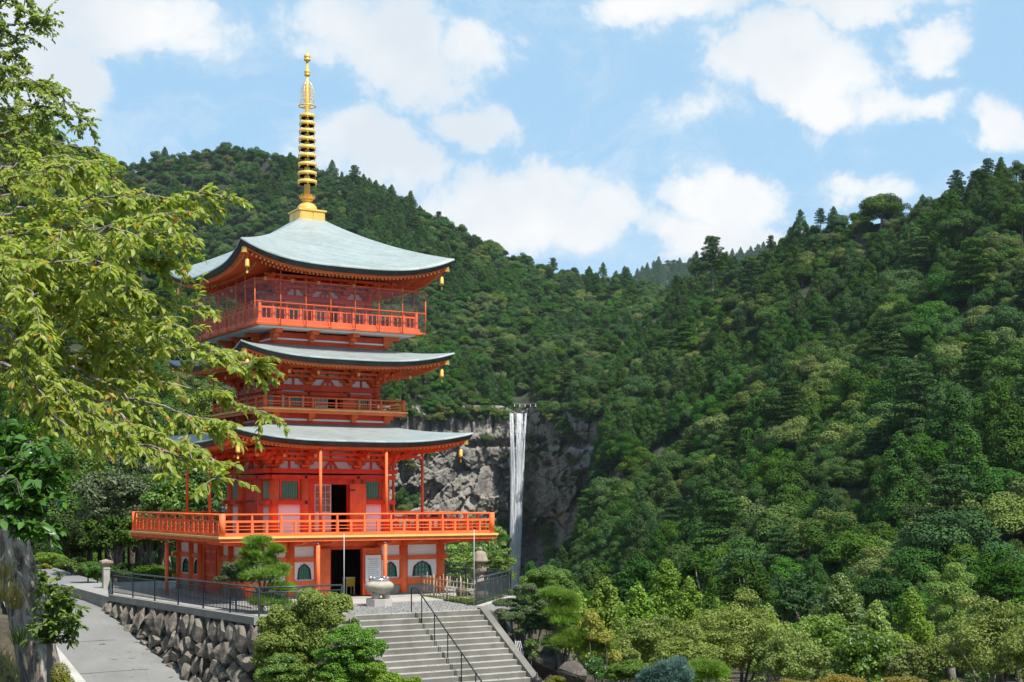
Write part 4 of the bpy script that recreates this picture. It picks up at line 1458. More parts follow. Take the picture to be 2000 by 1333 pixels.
# path
ys = np.linspace(-30, 52, 83)
mb = MB()
vs = []
for y in ys:
    for u in np.linspace(0, 1, 7):
        x = path_l(y) + (path_r(y) + .25 - path_l(y)) * u
        vs.append((x, y, float(z_path(y)) + .02 * math.sin(math.pi * u)))
mb.add(vs, [(i * 7 + k, i * 7 + k + 1, i * 7 + k + 8, i * 7 + k + 7) for i in range(82) for k in range(6)], True)
o = ob('path', mb, 'path_concrete')
o['kind'] = 'structure'
for y in (-10.2, -6.6, -2.9, .55, 6.0):        # construction joints, each slab edge a recessed strip
    ob('path_joint', MB().add([(path_l(y), y, z_path(y) + .004), (path_r(y), y, z_path(y) + .004), (path_r(y), y + .05, z_path(y + .05) + .004), (path_l(y), y + .05, z_path(y + .05) + .004),
                               (path_l(y) * .5 + path_r(y) * .5, y, z_path(y) + .024), (path_l(y) * .5 + path_r(y) * .5, y + .05, z_path(y + .05) + .024)], [(0, 4, 5, 3), (4, 1, 2, 5)]), 'soil', o)
yk = np.linspace(-30, 0, 16)
for i in range(15):
    a, b = yk[i], yk[i + 1] - .02
    xa, xb = path_l(a), path_l(b)
    za, zb = z_path(a), z_path(b)
    ob('path_kerb', MB().add([(xa - .55, a, za - .2), (xa, a, za - .2), (xb, b, zb - .2), (xb - .55, b, zb - .2), (xa - .55, a, za + .03), (xa, a, za + .03), (xb, b, zb + .03), (xb - .55, b, zb + .03)],
                             [(4, 5, 6, 7), (0, 1, 5, 4), (1, 2, 6, 5), (2, 3, 7, 6), (3, 0, 4, 7)]), 'pale_stone', o)

# terrace
A, B = (-7.07, -12.7), (-8.42, 1.0)
S0, S1 = -3.43, 1.74
SY = -12.62
R1, R2 = G(928, 1184), G(998, 1164)
poly = [A, (S0 - .3, -12.7), (S0 - .3, SY + .12), (S1 + .3, SY + .12), (R1.x, R1.y), (R2.x, R2.y), (7.6, -2), (7.8, 12), (-8.0, 12), B]
mb = MB()
n = len(poly)
mb.add([(x, y, -.02) for x, y in poly] + [(x, y, -6) for x, y in poly], [tuple(range(n))] + [(i, n + i, (i + 1) % n + n, (i + 1) % n) for i in range(n)])
o = ob('terrace', mb, 'concrete')
o['kind'] = 'structure'
o2 = ob('terrace_slab', MB().bb(-5.4, 5.4, -7.6, -5.21, -.02, .03), 'pale_stone')
o2['kind'] = 'structure'
# court paved with small set stones
rg = np.random.default_rng(3)
me6 = []
vs, fs = [], []
xs0 = np.arange(S0 - .2, 3.4, .15)
for j, y in enumerate(np.arange(SY + .06, -7.65, .125)):
    for x in xs0:
        x2, y2 = x + (.075 if j % 2 else 0) + rg.uniform(-.03, .03), y + rg.uniform(-.025, .025)
        if x2 > 1.74 and y2 < -12.6 + (x2 - 1.74) * 2.0:
            continue
        if x2 > 2.0 and (y2 > -9.6 - (x2 - 2) * .0 and x2 > 2.7):
            continue
        r = rg.uniform(.05, .072)
        k = 6
        a0 = rg.uniform(0, 6)
        el = rg.uniform(.65, 1)
        h = rg.uniform(.006, .028)
        o_ = len(vs)
        vs += [(x2 + r * math.cos(a0 + t_), y2 + r * el * math.sin(a0 + t_), -.02) for t_ in np.arange(k) * 2 * math.pi / k]
        vs += [(x2 + r * .7 * math.cos(a0 + t_), y2 + r * .7 * el * math.sin(a0 + t_), -.02 + h) for t_ in np.arange(k) * 2 * math.pi / k]
        fs += [(o_ + i, o_ + (i + 1) % k, o_ + k + (i + 1) % k, o_ + k + i) for i in range(k)] + [tuple(o_ + k + i for i in range(k))]
mb = MB()
mb.add(vs, fs)
o = ob('court_cobbles', mb, 'cobble')
tag(o, 'grey and white cobbles set in the court before the pagoda', 'cobbles', kind='stuff')
# small lawn behind the bamboo fence
b0, b1 = G(822, 1164), G(927, 1182)
lawn = [(b0.x - .3, b0.y), (b1.x, b1.y - .1), (R1.x - .05, R1.y + .1), (R2.x - .3, R2.y), (6.9, -4.5), (5.6, -5.6), (5.4, -7.6)]
o = ob('lawn', MB().add([(x, y, .012) for x, y in lawn], [tuple(range(len(lawn)))]), 'grass_ground')
o['kind'] = 'structure'
pts = []
rg = np.random.default_rng(5)


def inpoly(x, y, pl):
    c = False
    for i in range(len(pl)):
        (x1, y1), (x2, y2) = pl[i], pl[i - 1]
        if (y1 > y) != (y2 > y) and x < (x2 - x1) * (y - y1) / (y2 - y1) + x1:
            c = not c
    return c


def blades(name, pts, h, wd, mat, seed, label, cat, lean=.4):
    rg = np.random.default_rng(seed)
    n = len(pts)
    Pn = np.array(pts)
    a = rg.uniform(0, 6.28, n)
    T = np.stack([np.cos(a), np.sin(a), np.zeros(n)], 1)
    L = rg.normal(size=(n, 3)) * lean
    L[:, 2] = 1
    hh = (h * rg.uniform(.5, 1.2, n))[:, None]
    V = np.stack([Pn - T * wd, Pn + T * wd, Pn + unit(L) * hh], 1).reshape(-1, 3)
    o = link(name, np_mesh(name, V, np.arange(3 * n).reshape(n, 3), mat, rg.uniform(0, .9, n)))
    return tag(o, label, cat, kind='stuff')


while len(pts) < 5000:
    x, y = rg.uniform(1, 8), rg.uniform(-13, -3)
    if inpoly(x, y, lawn):
        pts.append((x, y, .01))
blades('lawn_grass', pts, .09, .012, 'grass_blade', 1, 'short bright grass inside the bamboo fence', 'grass')


# ---- rubble retaining wall beside the path
import bmesh


def rock_mesh(name, seed, sx, sy, sz, mat, npt=16, sub_=1, rough=.06, point=.0):
    rg = random.Random(seed)
    bm = bmesh.new()
    for i in range(npt):
        v = Vector((rg.gauss(0, 1), rg.gauss(0, 1), rg.gauss(0, 1))).normalized()
        k = 1 - point * max(0, v.z) * .5
        bm.verts.new((v.x * sx * k * rg.uniform(.8, 1.1), v.y * sy * k * rg.uniform(.8, 1.1), v.z * sz * rg.uniform(.85, 1.1)))
    r = bmesh.ops.convex_hull(bm, input=bm.verts)
    bmesh.ops.delete(bm, geom=[g for g in r['geom_interior'] if isinstance(g, bmesh.types.BMVert)], context='VERTS')
    if sub_:
        bmesh.ops.subdivide_edges(bm, edges=bm.edges, cuts=sub_, use_grid_fill=True)
        for v in bm.verts:
            v.co += Vector((rg.uniform(-1, 1) * sx, rg.uniform(-1, 1) * sy, rg.uniform(-1, 1) * sz)) * rough
    me = bpy.data.meshes.new(name)
    bm.to_mesh(me)
    bm.free()
    me.materials.append(MATS[mat])
    return me


wall = thing('retaining_wall', 'rubble retaining wall of rough brown boulders below the pagoda terrace', 'wall', (A[0], A[1], 0))
wl = Vector((A[0], A[1], 0))
dv = Vector((B[0] - A[0], B[1] - A[1], 0))
LW = dv.length
dv.normalize()
nv_ = Vector((-dv.y, dv.x, 0))          # outwards, towards the path
if nv_.x > 0:
    nv_ = -nv_
rocks = [rock_mesh('boulder', 100 + i, .33, .30, .46, 'boulder', 15, 1, .05, .5) for i in range(12)]
rg = random.Random(8)
ang = math.atan2(dv.y, dv.x)
s = -.1
while s < LW + .1:
    wdt = rg.uniform(.52, .82)
    c = s + wdt / 2
    x, y = A[0] + dv.x * c, A[1] + dv.y * c
    zb = float(z_path(y)) - .15
    z = -.15
    row = 0
    while z > zb:
        hgt = rg.uniform(.75, 1.15) if row == 0 else rg.uniform(.55, .95)
        if z - hgt < zb + .25:
            hgt = z - zb
        k = rg.uniform(-.14, .14) if row else 0
        p = Vector((dv.x * (c + k), dv.y * (c + k), z - hgt / 2)) + nv_ * (.10 + .11 * row + rg.uniform(-.06, .08))
        o = link('boulder', rg.choice(rocks), wall, p)
        o.rotation_euler = (rg.uniform(-.22, .22), rg.uniform(-.22, .22), ang + rg.choice((0, math.pi)) + rg.uniform(-.35, .35))
        o.scale = (wdt / .60, rg.uniform(.9, 1.2), hgt / .82)
        z -= hgt * .86
        row += 1
    s += wdt * .9
# corner and front face
for i in range(16):
    x = -7.0 + (i % 6) * .68 + rg.uniform(-.1, .1)
    z = -.55 - (i // 6) * .8
    o = link('boulder', rg.choice(rocks), wall, (x - A[0], -12.78 - A[1] - (i // 6) * .1, z))
    o.rotation_euler = (rg.uniform(-.2, .2), rg.uniform(-.2, .2), rg.uniform(-.3, .3))
    o.scale = (1.25, 1.1, rg.uniform(.9, 1.2))
ob('coping', MB().beam((0, 0, -.02), dv * LW, .34, .26), 'concrete', wall)
ob('coping', MB().bb(.0, S0 - .35 - A[0], -.19, .15, -.15, .108), 'concrete', wall)
ob('wall_face', MB().bb(2.2, S0 - .35 - A[0], -.12, -.0, -3.0, -.152), 'concrete', wall)


# ---- railings
def fence(name, label, pts, h, post_every, bar_every, mat='rail_paint', r=.03, base=0.12):
    f = thing(name, label, 'railing', pts[0])
    o0 = Vector(pts[0])
    bars = MB()
    for i in range(len(pts) - 1):
        p, q = Vector(pts[i]) - o0, Vector(pts[i + 1]) - o0
        d = q - p
        L = d.length
        for z, rr in ((h, r), (h - .17, r * .7), (base, r * .6)):
            ob('rail', MB().tube([p + Vector((0, 0, z)), q + Vector((0, 0, z))], rr, 8), mat, f)
        npst = max(1, round(L / post_every))
        for k in range(npst + (1 if i == len(pts) - 2 else 0)):
            c = p + d * k / npst
            ob('post', MB().bb(c.x - .025, c.x + .025, c.y - .025, c.y + .025, c.z, c.z + h), mat, f)
        nb = int(L / bar_every)
        for k in range(nb):
            c = p + d * (k + .5) / nb
            bars.bb(c.x - .01, c.x + .01, c.y - .01, c.y + .01, c.z + base, c.z + h - .17)
    ob('bars', bars, mat, f, kind='stuff')
    return f


fence('terrace_railing', 'dark metal railing along the top of the rubble wall', [(B[0], B[1], .11), (A[0] + .05, A[1] + .08, .11), (S0 - .5, -12.62, .11)], 1.0, 2.2, .12)
fence('corner_railing', 'dark metal railing beside the stone lantern, facing the waterfall', [(R1.x + .05, R1.y, .02), (R2.x - .1, R2.y, .02)], 1.05, 1.4, .14, r=.035)
fence('edge_railing', 'dark metal railing running behind the stone lantern to the pagoda corner', [(R2.x + .1, R2.y + .15, .0), (7.3, -1.5, 0), (7.5, 9, 0)], 1.05, 2.0, .14)
o = ob('kerb_wall', MB().beam((R1.x + .05, R1.y - .12, -.25), (R2.x, R2.y - .12, -.25), .3, .5), 'pale_stone')
tag(o, 'pale curved stone kerb carrying the corner railing', 'kerb')

# ---- stairs
st = thing('stone_stairs', 'broad grey stone stairs leading down from the pagoda court', 'stairs', (S0, SY, 0))
NS = 19
mid = -.92
for i in range(NS):
    z1 = -.18 * i
    y0 = SY - .3 * i
    for (xa, xb, jit) in ((S0, mid - .012, 0), (mid + .012, S1, .006)):
        mbs = MB()
        y1 = y0 + .34
        bz = .012
        # nosing chamfered
        mbs.prism([(y0 - .3 + .3, 0), (0, 0)], 0, 0) if False else None
        vs = [(xa, y0, z1 - .18), (xb, y0, z1 - .18), (xb, y0, z1 - bz), (xa, y0, z1 - bz), (xa, y0 + bz, z1 - jit * .3), (xb, y0 + bz, z1 - jit * .3), (xb, y1, z1 - jit * .3), (xa, y1, z1 - jit * .3), (xa, y1, z1 - .18), (xb, y1, z1 - .18)]
        mbs.add([(x - S0, y - SY, z) for x, y, z in vs], [(0, 1, 2, 3), (3, 2, 5, 4), (4, 5, 6, 7), (7, 6, 9, 8), (0, 3, 4, 7, 8), (1, 9, 6, 5, 2)])
        o = ob('step', mbs, 'step_stone', st)
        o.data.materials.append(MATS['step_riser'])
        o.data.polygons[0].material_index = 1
LY = .3 * NS
for (xa, xb) in ((S0 - .30, S0 - .004), (S1 + .004, S1 + .30)):
    vs = []
    for (y, z) in ((SY + .25, .06), (SY + .02, .06), (SY - LY, -.18 * NS + .1)):
        for x in (xa, xb):
            vs += [(x - S0, y - SY, z), (x - S0, y - SY, z - .75)]
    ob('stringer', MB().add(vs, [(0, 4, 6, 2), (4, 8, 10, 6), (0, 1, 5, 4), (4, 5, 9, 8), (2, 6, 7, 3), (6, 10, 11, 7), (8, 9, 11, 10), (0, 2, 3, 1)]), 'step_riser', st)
hr = thing('stair_handrail', 'thin black metal handrail down the middle of the stone stairs', 'handrail', (mid, SY + .4, 0))
sl = .6
pt = [(0, .05, .02), (0, .05, .86), (0, -.05, .90), (0, -.42, .86)] + [(0, -.42 - .3 * i, .86 - .18 * i) for i in range(1, NS)]
ob('rail', MB().tube([(0, .08, .0), (0, .08, .80), (0, .05, .87), (0, -.05, .89), (0, -.35, .88)] + [(0, -.40 - .3 * i, .86 - .18 * i) for i in range(0, NS - 1)], .024, 8), 'black_metal', hr)
for k in range(6):
    y = -.75 - 1.0 * k
    zt = .86 + (y + .40) * sl
    zb = -.18 * (math.ceil((-y - .4) / .3))
    ob('post', MB().cyl(0, y, zb, zt, .02, 8), 'black_metal', hr)
hp = G(797, 1163)
h2 = thing('hoop_rail', 'black bent metal rail standing by the bamboo fence', 'railing', hp)
e_ = G(822, 1160) - hp
ob('hoop', MB().tube([(0, 0, 0), (0, 0, .85), (e_.x * .1, e_.y * .1, .96), (e_.x * .3, e_.y * .3, .99), (e_.x, e_.y, .92), (e_.x, e_.y, .0)], .025, 8), 'black_metal', h2)
for k in (.33, .66):
    ob('bar', MB().tube([(e_.x * k, e_.y * k, .05), (e_.x * k, e_.y * k, .95)], .014, 6), 'black_metal', h2)
ob('bar', MB().tube([(0, 0, .15), (e_.x, e_.y, .15)], .014, 6), 'black_metal', h2)

# newel finial at the foot of the right hand stringer
nq = P(1049, 1330, 48.9)
nw = thing('newel_post', 'dark stone newel with onion shaped finial beside the stairs', 'post', (nq.x, nq.y, nq.z - .6))
ob('shaft', MB().bb(-.16, .16, -.16, .16, -1.2, .5), 'step_stone', nw)
ob('finial', MB().lathe([(.15, .5), (.19, .56), (.2, .64), (.13, .72), (.06, .76), (.03, .84), (.005, .92)], 16), 'dark_iron', nw)

# ---- bamboo fence
bf = thing('bamboo_fence', 'low open fence of pale bamboo canes round the small lawn', 'fence', b0)
dvb = b1 - b0
for i in range(17):
    c = dvb * (i / 16)
    hgt = .95 + .12 * ((i * 7) % 5 - 2) / 2
    ob('cane', MB().tube([(c.x, c.y, 0), (c.x + .01, c.y, hgt)], [.016, .013], 6), 'bamboo', bf)
    if i % 4 == 0:
        c2 = c + Vector((.06, .06, 0))
        ob('stake', MB().tube([(c2.x, c2.y, 0), (c2.x, c2.y, .98)], .035, 7), 'lantern_stone', bf)
for z in (.22, .52, .82):
    ob('cross_cane', MB().tube([(0, -.03, z), (dvb.x, dvb.y - .03, z - .01)], .018, 6), 'bamboo', bf)

# ---- stone lantern
lp = G(938, 1166)
la = thing('stone_lantern', 'weathered stone lantern with bell shaped cap behind the corner railing', 'lantern', lp)
ob('base', MB().lathe([(.42, 0), (.42, .14), (.34, .2), (.24, .26)], 6, smooth=False), 'lantern_stone', la)
ob('shaft', MB().lathe([(.17, .26), (.16, .55), (.2, .6), (.2, .68), (.16, .73), (.16, 1.0)], 14), 'lantern_stone', la)
ob('platform', MB().lathe([(.18, 1.0), (.3, 1.1), (.32, 1.19), (.25, 1.2)], 6, smooth=False), 'lantern_stone', la)
fb = MB()
for k in range(6):
    a = k * math.pi / 3 + math.pi / 6
    fb.bb(math.cos(a) * .18 - .05, math.cos(a) * .18 + .05, math.sin(a) * .18 - .05, math.sin(a) * .18 + .05, 1.2, 1.5)
fb.cyl(0, 0, 1.2, 1.26, .2, 12).cyl(0, 0, 1.44, 1.5, .2, 12)
ob('fire_box', fb, 'lantern_stone', la)
ob('cap', MB().lathe([(.35, 1.49), (.36, 1.55), (.31, 1.62), (.27, 1.8), (.22, 1.9), (.1, 1.97)], 12), 'lantern_stone', la)
ob('jewel', MB().lathe([(.06, 1.97), (.1, 2.03), (.08, 2.09), (.01, 2.16)], 12), 'lantern_stone', la)
rk = G(903, 1166)
o = link('garden_rock', rock_mesh('garden_rock', 5, .42, .35, .38, 'garden_rock'), None, (rk.x, rk.y, .18))
tag(o, 'brown boulder on the small lawn behind the bamboo fence', 'rock')

# ---- incense burner
bn = thing('incense_burner', 'round pale stone incense burner with metal rim on an octagonal plinth', 'incense burner', (-.66, -8.85, 0))
ob('plinth', MB().lathe([(.54, -.02), (.54, .27), (.0, .272)], 8, smooth=False), 'pale_stone', bn)
for k in range(3):
    a = k * 2 * math.pi / 3 - .5
    ob('leg', MB().tube([(math.cos(a) * .27, math.sin(a) * .27, .27), (math.cos(a) * .25, math.sin(a) * .25, .55)], [.14, .17], 10), 'burner_stone', bn)
ob('bowl', MB().lathe([(.2, .42), (.34, .5), (.5, .62), (.575, .74), (.56, .84), (.48, .92), (.4, .95), (.36, .96)], 28), 'burner_stone', bn)
ob('rim', MB().lathe([(.40, .951), (.41, 1.06), (.38, 1.07), (.36, .97)], 28), 'steel', bn)
for k in range(4):
    a = k * HP + .6
    ob('candle_stub', MB().cyl(math.cos(a) * .38, math.sin(a) * .38, 1.071, 1.13, .03, 8), 'plaster', bn)

# ---- notice board in front of the folded door leaf
nb_ = thing('notice_board', 'white notice board with rows of black writing beside the ground floor doorway', 'sign', (1.0, -4.78, 0))
ob('board', MB().bb(-.36, .36, -.02, .02, .66, 1.80), 'sign_board', nb_)
ink = MB()
rg = random.Random(2)


def mark(x, z, s):
    """one written sign as a few brush strokes"""
    for _ in range(rg.choice((3, 4, 5))):
        if rg.random() < .55:
            zz = z + rg.uniform(-.4, .4) * s
            ink.bb(x - s * .42 * rg.uniform(.5, 1), x + s * .42 * rg.uniform(.5, 1), -.0225, -.0202, zz - s * .055, zz + s * .055)
        else:
            xx = x + rg.uniform(-.35, .35) * s
            ink.bb(xx - s * .055, xx + s * .055, -.0245, -.0226, z - s * .45 * rg.uniform(.4, 1), z + s * .45 * rg.uniform(.4, 1))


for (z, x0, nn) in ((1.63, -.25, 10), (1.53, -.13, 7), (1.44, -.19, 9), (1.27, -.25, 9), (1.18, -.25, 8), (1.02, -.25, 10), (.92, -.25, 10), (.83, -.25, 5)):
    for k in range(nn):
        mark(x0 + k * .054, z, .05)
for z in (1.355, 1.095):
    ink.bb(-.29, .27, -.0225, -.0202, z - .004, z + .004)
ob('writing', ink, 'ink', nb_)
for s in (-1, 1):
    ob('leg', MB().bb(s * .3 - .025, s * .3 + .025, .021, .05, .0, 1.7), 'shaded_vermilion', nb_)
# offering table with a yellow cloth seen in the doorway
tb = thing('offering_table', 'small table with a yellow cloth inside the ground floor doorway', 'table', (.36, -3.7, .1))
ob('table_top', MB().bb(-.22, .22, -.2, .2, .70, .74), 'beige_wood', tb)
ob('cloth', MB().bb(-.2, .2, -.205, -.2005, .35, .70), 'yellow_cloth', tb)
for s in (-1, 1):
    for q in (-1, 1):
        ob('leg', MB().bb(s * .18 - .02, s * .18 + .02, q * .16 - .02, q * .16 + .02, 0, .70), 'beige_wood', tb)

# ---- slim white poles
for (px_, y0_, y1_, d, lab) in ((672, 1043, 1158, 49.8, 'slim white pole at the end of the terrace railing'), (926, 1035, 1168, 55.6, 'slim white pole at the bamboo fence corner')):
    p = P(px_, y1_, d)
    o = ob('slim_pole', MB().tube([(0, 0, min(0, -p.z)), (0, 0, (y1_ - y0_) / F * d)], .013, 8).cyl(0, 0, -p.z - .02, -p.z + .06, .05, 10), 'white_metal', None, p)
    tag(o, lab, 'pole')

# ---- stone gate post and low iron gate on the path
gp = G(207, 1172, -.58)
gt = thing('gate_post', 'square pale stone gate post with a flat cap beside the path', 'gate post', gp)
ob('shaft', MB().bb(-.15, .15, -.15, .15, -.1, 1.62).bb(-.17, .17, -.17, .17, 1.45, 1.5), 'pale_stone', gt)
ob('cap', MB().add([(x * .2, y * .2, 1.62) for x, y in ((-1, -1), (1, -1), (1, 1), (-1, 1))] + [(x * .27, y * .27, 1.74) for x, y in ((-1, -1), (1, -1), (1, 1), (-1, 1))] +
                   [(x * .27, y * .27, 1.82) for x, y in ((-1, -1), (1, -1), (1, 1), (-1, 1))] + [(0, 0, 1.93)],
                   [(3, 2, 1, 0), (0, 1, 5, 4), (1, 2, 6, 5), (2, 3, 7, 6), (3, 0, 4, 7), (4, 5, 9, 8), (5, 6, 10, 9), (6, 7, 11, 10), (7, 4, 8, 11), (8, 9, 12), (9, 10, 12), (10, 11, 12), (11, 8, 12)]), 'lantern_stone', gt)
ig = thing('iron_gate', 'low dark iron gate between the stone post and the terrace railing', 'gate', (gp.x + .2, gp.y, gp.z))
ex, ey = B[0] - gp.x - .25, B[1] - gp.y - .1
ob('gate_frame', MB().tube([(0, 0, .05), (0, 0, .95), (ex, ey, .95), (ex, ey, .05), (0, 0, .05)], .025, 8).tube([(0, 0, .5), (ex, ey, .5)], .02, 8), 'rail_paint', ig)
ob('gate_panel', MB().beam((0, 0, .68), (ex, ey, .68), .02, .3), 'rail_paint', ig)
for k in range(7):
    t_ = (k + .5) / 7
    ob('bar', MB().tube([(ex * t_, ey * t_, .05), (ex * t_, ey * t_, .5)], .012, 6), 'rail_paint', ig)
# ------------------------------------------------------------------ planting round the terrace
def px_blobs(lst, d, base, ry=.9):
    out = []
    for b in lst:
        x, y, rx, rz = b[:4]
        dd = d + (b[4] if len(b) > 4 else 0)
        c = P(x, y, dd) - base
        k = dd / F
        # the ellipsoid is round in plan
        out.append((c.x, c.y, c.z, rx * k, rx * k * ry, rz * k))
    return out


def split_blobs(blobs, n, frac, rng):
    """break each big ellipsoid into many small clumps on its skin"""
    out = []
    for (cx, cy, cz, rx, ry, rz) in blobs:
        for i in range(n):
            d = sphere_pts(1, rng)[0]
            if d[2] < -.35:
                d[2] = -d[2]
            k = rng.uniform(.45, .92)
            r = frac * rng.uniform(.7, 1.25)
            out.append((cx + d[0] * rx * k, cy + d[1] * ry * k, cz + d[2] * rz * k, r * rx, r * ry, r * max(rz, rx * .45)))
        out.append((cx, cy, cz, rx * .8, ry * .8, rz * .85))
    return out


def limbs(base_pt, tips, r0, rng, mat='bark', name='trunk', parent=None, fork=.35):
    """a tapered stem that forks into limbs reaching the given tips (all relative to parent)"""
    mb = MB()
    b = Vector(base_pt)
    cen = sum((Vector(t) for t in tips), Vector()) / len(tips)
    f = b + (cen - b) * fork
    mb.tube([b + Vector((0, 0, -.3)), b + (f - b) * .5 + Vector((rng.uniform(-.1, .1), rng.uniform(-.1, .1), 0)) * r0 * 4, f], [r0 * 1.15, r0 * .95, r0 * .8], 8)
    for t in tips:
        t = Vector(t)
        m_ = f + (t - f) * .5 + Vector((rng.uniform(-1, 1), rng.uniform(-1, 1), rng.uniform(.2, 1))) * (t - f).length * .12
        mb.tube([f, f + (m_ - f) * .5, m_, t], [r0 * .7, r0 * .5, r0 * .34, r0 * .12], 6)
    return ob(name, mb, mat, parent)


def crown_obj(parent, blobs, per_area, leaf, mat, seed, name='crown', core=True, **kw):
    o = link(name, leafmesh(name, blobs, per_area, leaf, mat, seed, **kw), parent)
    return o


def bush(name, label, cat, bx, by, d, blobs, leaf, per, mat, seed, n=14, frac=.42, trunk=.06, barkm='bark', group=None, tipn=6, base_z=None, **kw):
    rng = np.random.default_rng(seed)
    b = P(bx, by, d)
    if base_z is not None:
        b.z = base_z
    else:
        g = float(gz(b.x, b.y))
        if not (-8.6 < b.x < 8 and -12.7 < b.y < 12):
            b.z = g
    t = thing(name, label, cat, b, group)
    bl = px_blobs(blobs, d, b)
    cl = split_blobs(bl, n, frac, rng) if n else bl
    crown_obj(t, cl, per, leaf, mat, seed, **kw)
    tips = [(c[0], c[1], c[2]) for c in (bl if len(bl) >= 3 else cl[:tipn])][:10]
    limbs((0, 0, 0), tips, trunk, rng, barkm, 'trunk', t)
    return t


def needle_pads(name, blobs, n_per, length, wd, mat, seed):
    """pads of upright pine shoots: each a fan of needles"""
    rng = np.random.default_rng(seed)
    Vs, Ts = [], []
    for (cx, cy, cz, rx, ry, rz) in blobs:
        n = int(n_per * max(1, rx * ry * 9))
        d = sphere_pts(n, rng)
        d[:, 2] = np.abs(d[:, 2]) * np.where(rng.uniform(size=n) < .18, -1, 1)
        lump = 1 + .26 * np.sin(d[:, 0] * 7 + cx * 9) * np.cos(d[:, 1] * 6 + cy * 5)
        r = (1 - np.abs(rng.normal(size=n)) * .2) * lump
        C = np.array([cx, cy, cz]) + d * np.array([rx, ry, rz]) * r[:, None]
        for k in range(3):
            D = unit(d * .75 + rng.normal(size=(n, 3)) * .5 + np.array([0, 0, .75]))
            W = unit(np.cross(D, rng.normal(size=(n, 3)))) * wd
            L = (length * rng.uniform(.5, 1.5, n))[:, None]
            Vs.append(np.stack([C - W, C + W, C + D * L], 1).reshape(-1, 3))
            Ts.append(np.clip(rng.uniform(0, .8, n) + rng.uniform(-.05, .1), 0, .94))
    V = np.concatenate(Vs)
    return np_mesh(name, V, np.arange(len(V)).reshape(-1, 3), mat, np.concatenate(Ts))


def pine(name, label, bx, by, d, pads, mat, seed, n_per=420, length=.17, trunk=.09, base_z=None, dens=None):
    b = P(bx, by, d)
    b.z = float(gz(b.x, b.y)) if base_z is None else base_z
    t = thing(name, label, 'pine', b)
    bl = px_blobs(pads, d, b)
    for i, q in enumerate(bl):
        o = link('foliage_pad', needle_pads('foliage_pad', split_blobs([q], 8, .46, np.random.default_rng(seed * 7 + i)), n_per * .32, length, .011, mat, seed + i), t)
    rng = np.random.default_rng(seed)
    limbs((0, 0, 0), [(q[0], q[1], q[2] - q[5] * .4) for q in bl], trunk, rng, 'bark', 'trunk', t, .4)
    return t


# clipped pine behind the terrace railing, with a darker shrub to its left
pine('clipped_pine', 'cloud pruned green pine behind the railing in front of the pagoda', 508, 1196, 50.5,
     [(503, 1063, 32, 13), (540, 1080, 20, 10), (495, 1082, 22, 8), (515, 1100, 36, 11), (480, 1106, 18, 9), (530, 1122, 38, 15), (490, 1130, 26, 12), (548, 1118, 20, 10), (552, 1152, 24, 10), (515, 1178, 30, 12), (540, 1180, 24, 10)],
     'pine_needle', 40, 520, .15, base_z=0)
bush('azalea_bush', 'dark round azalea bush against the left side of the clipped pine', 'shrub', 462, 1175, 51.5, [(462, 1112, 26, 14), (446, 1130, 22, 12), (470, 1130, 26, 14)], .075, 1.2, 'azalea_leaf', 60, 10, .5, .04, base_z=0)
# left of the stairs
bush('airy_bush', 'airy yellow green bush with pale crooked stems left of the stairs', 'shrub', 628, 1345, 46.5,
     [(610, 1185, 44, 30), (655, 1185, 38, 28), (630, 1215, 44, 34), (565, 1215, 46, 34), (600, 1232, 46, 34), (535, 1230, 32, 30), (560, 1262, 52, 34), (620, 1265, 44, 34), (530, 1290, 40, 36), (585, 1300, 44, 28), (545, 1325, 44, 26), (615, 1325, 34, 22), (520, 1322, 30, 24)],
     .085, .85, 'airy_leaf', 61, 13, .42, .07, 'pale_bark', up=.5)
bush('fresh_shrub', 'fresh green leafy shrub growing through the foot of the airy bush', 'shrub', 560, 1345, 45,
     [(545, 1300, 34, 22), (590, 1318, 34, 20), (520, 1320, 26, 18), (565, 1330, 34, 18)], .08, 1.2, 'shrub_leaf', 62, 14, .4, .04)
pd = [(690, 1248, 50, 27), (645, 1282, 42, 22), (722, 1272, 36, 26), (680, 1285, 42, 22), (655, 1310, 44, 22), (708, 1308, 42, 22), (680, 1330, 52, 20)]
bush('clipped_yew', 'dense dark green cloud clipped yew beside the left stair wall', 'shrub', 685, 1345, 44.5, pd, .06, 1.2, 'clipped_leaf', 63, 16, .36, .06, up=.7)
bush('stair_shrub', 'small pale green shrub spilling over the foot of the left stair wall', 'shrub', 745, 1345, 43,
     [(735, 1310, 22, 16), (752, 1328, 28, 14), (800, 1335, 28, 9), (770, 1335, 20, 9)], .07, 1.2, 'fresh_leaf', 64, 12, .42, .03)
bush('wall_shrub', 'little leafy shrub in the gap between concrete wall and stair wall', 'shrub', 690, 1250, 47.8, [(694, 1222, 10, 14), (688, 1240, 10, 12)], .07, 1.2, 'shrub_leaf', 65, 10, .5, .02)

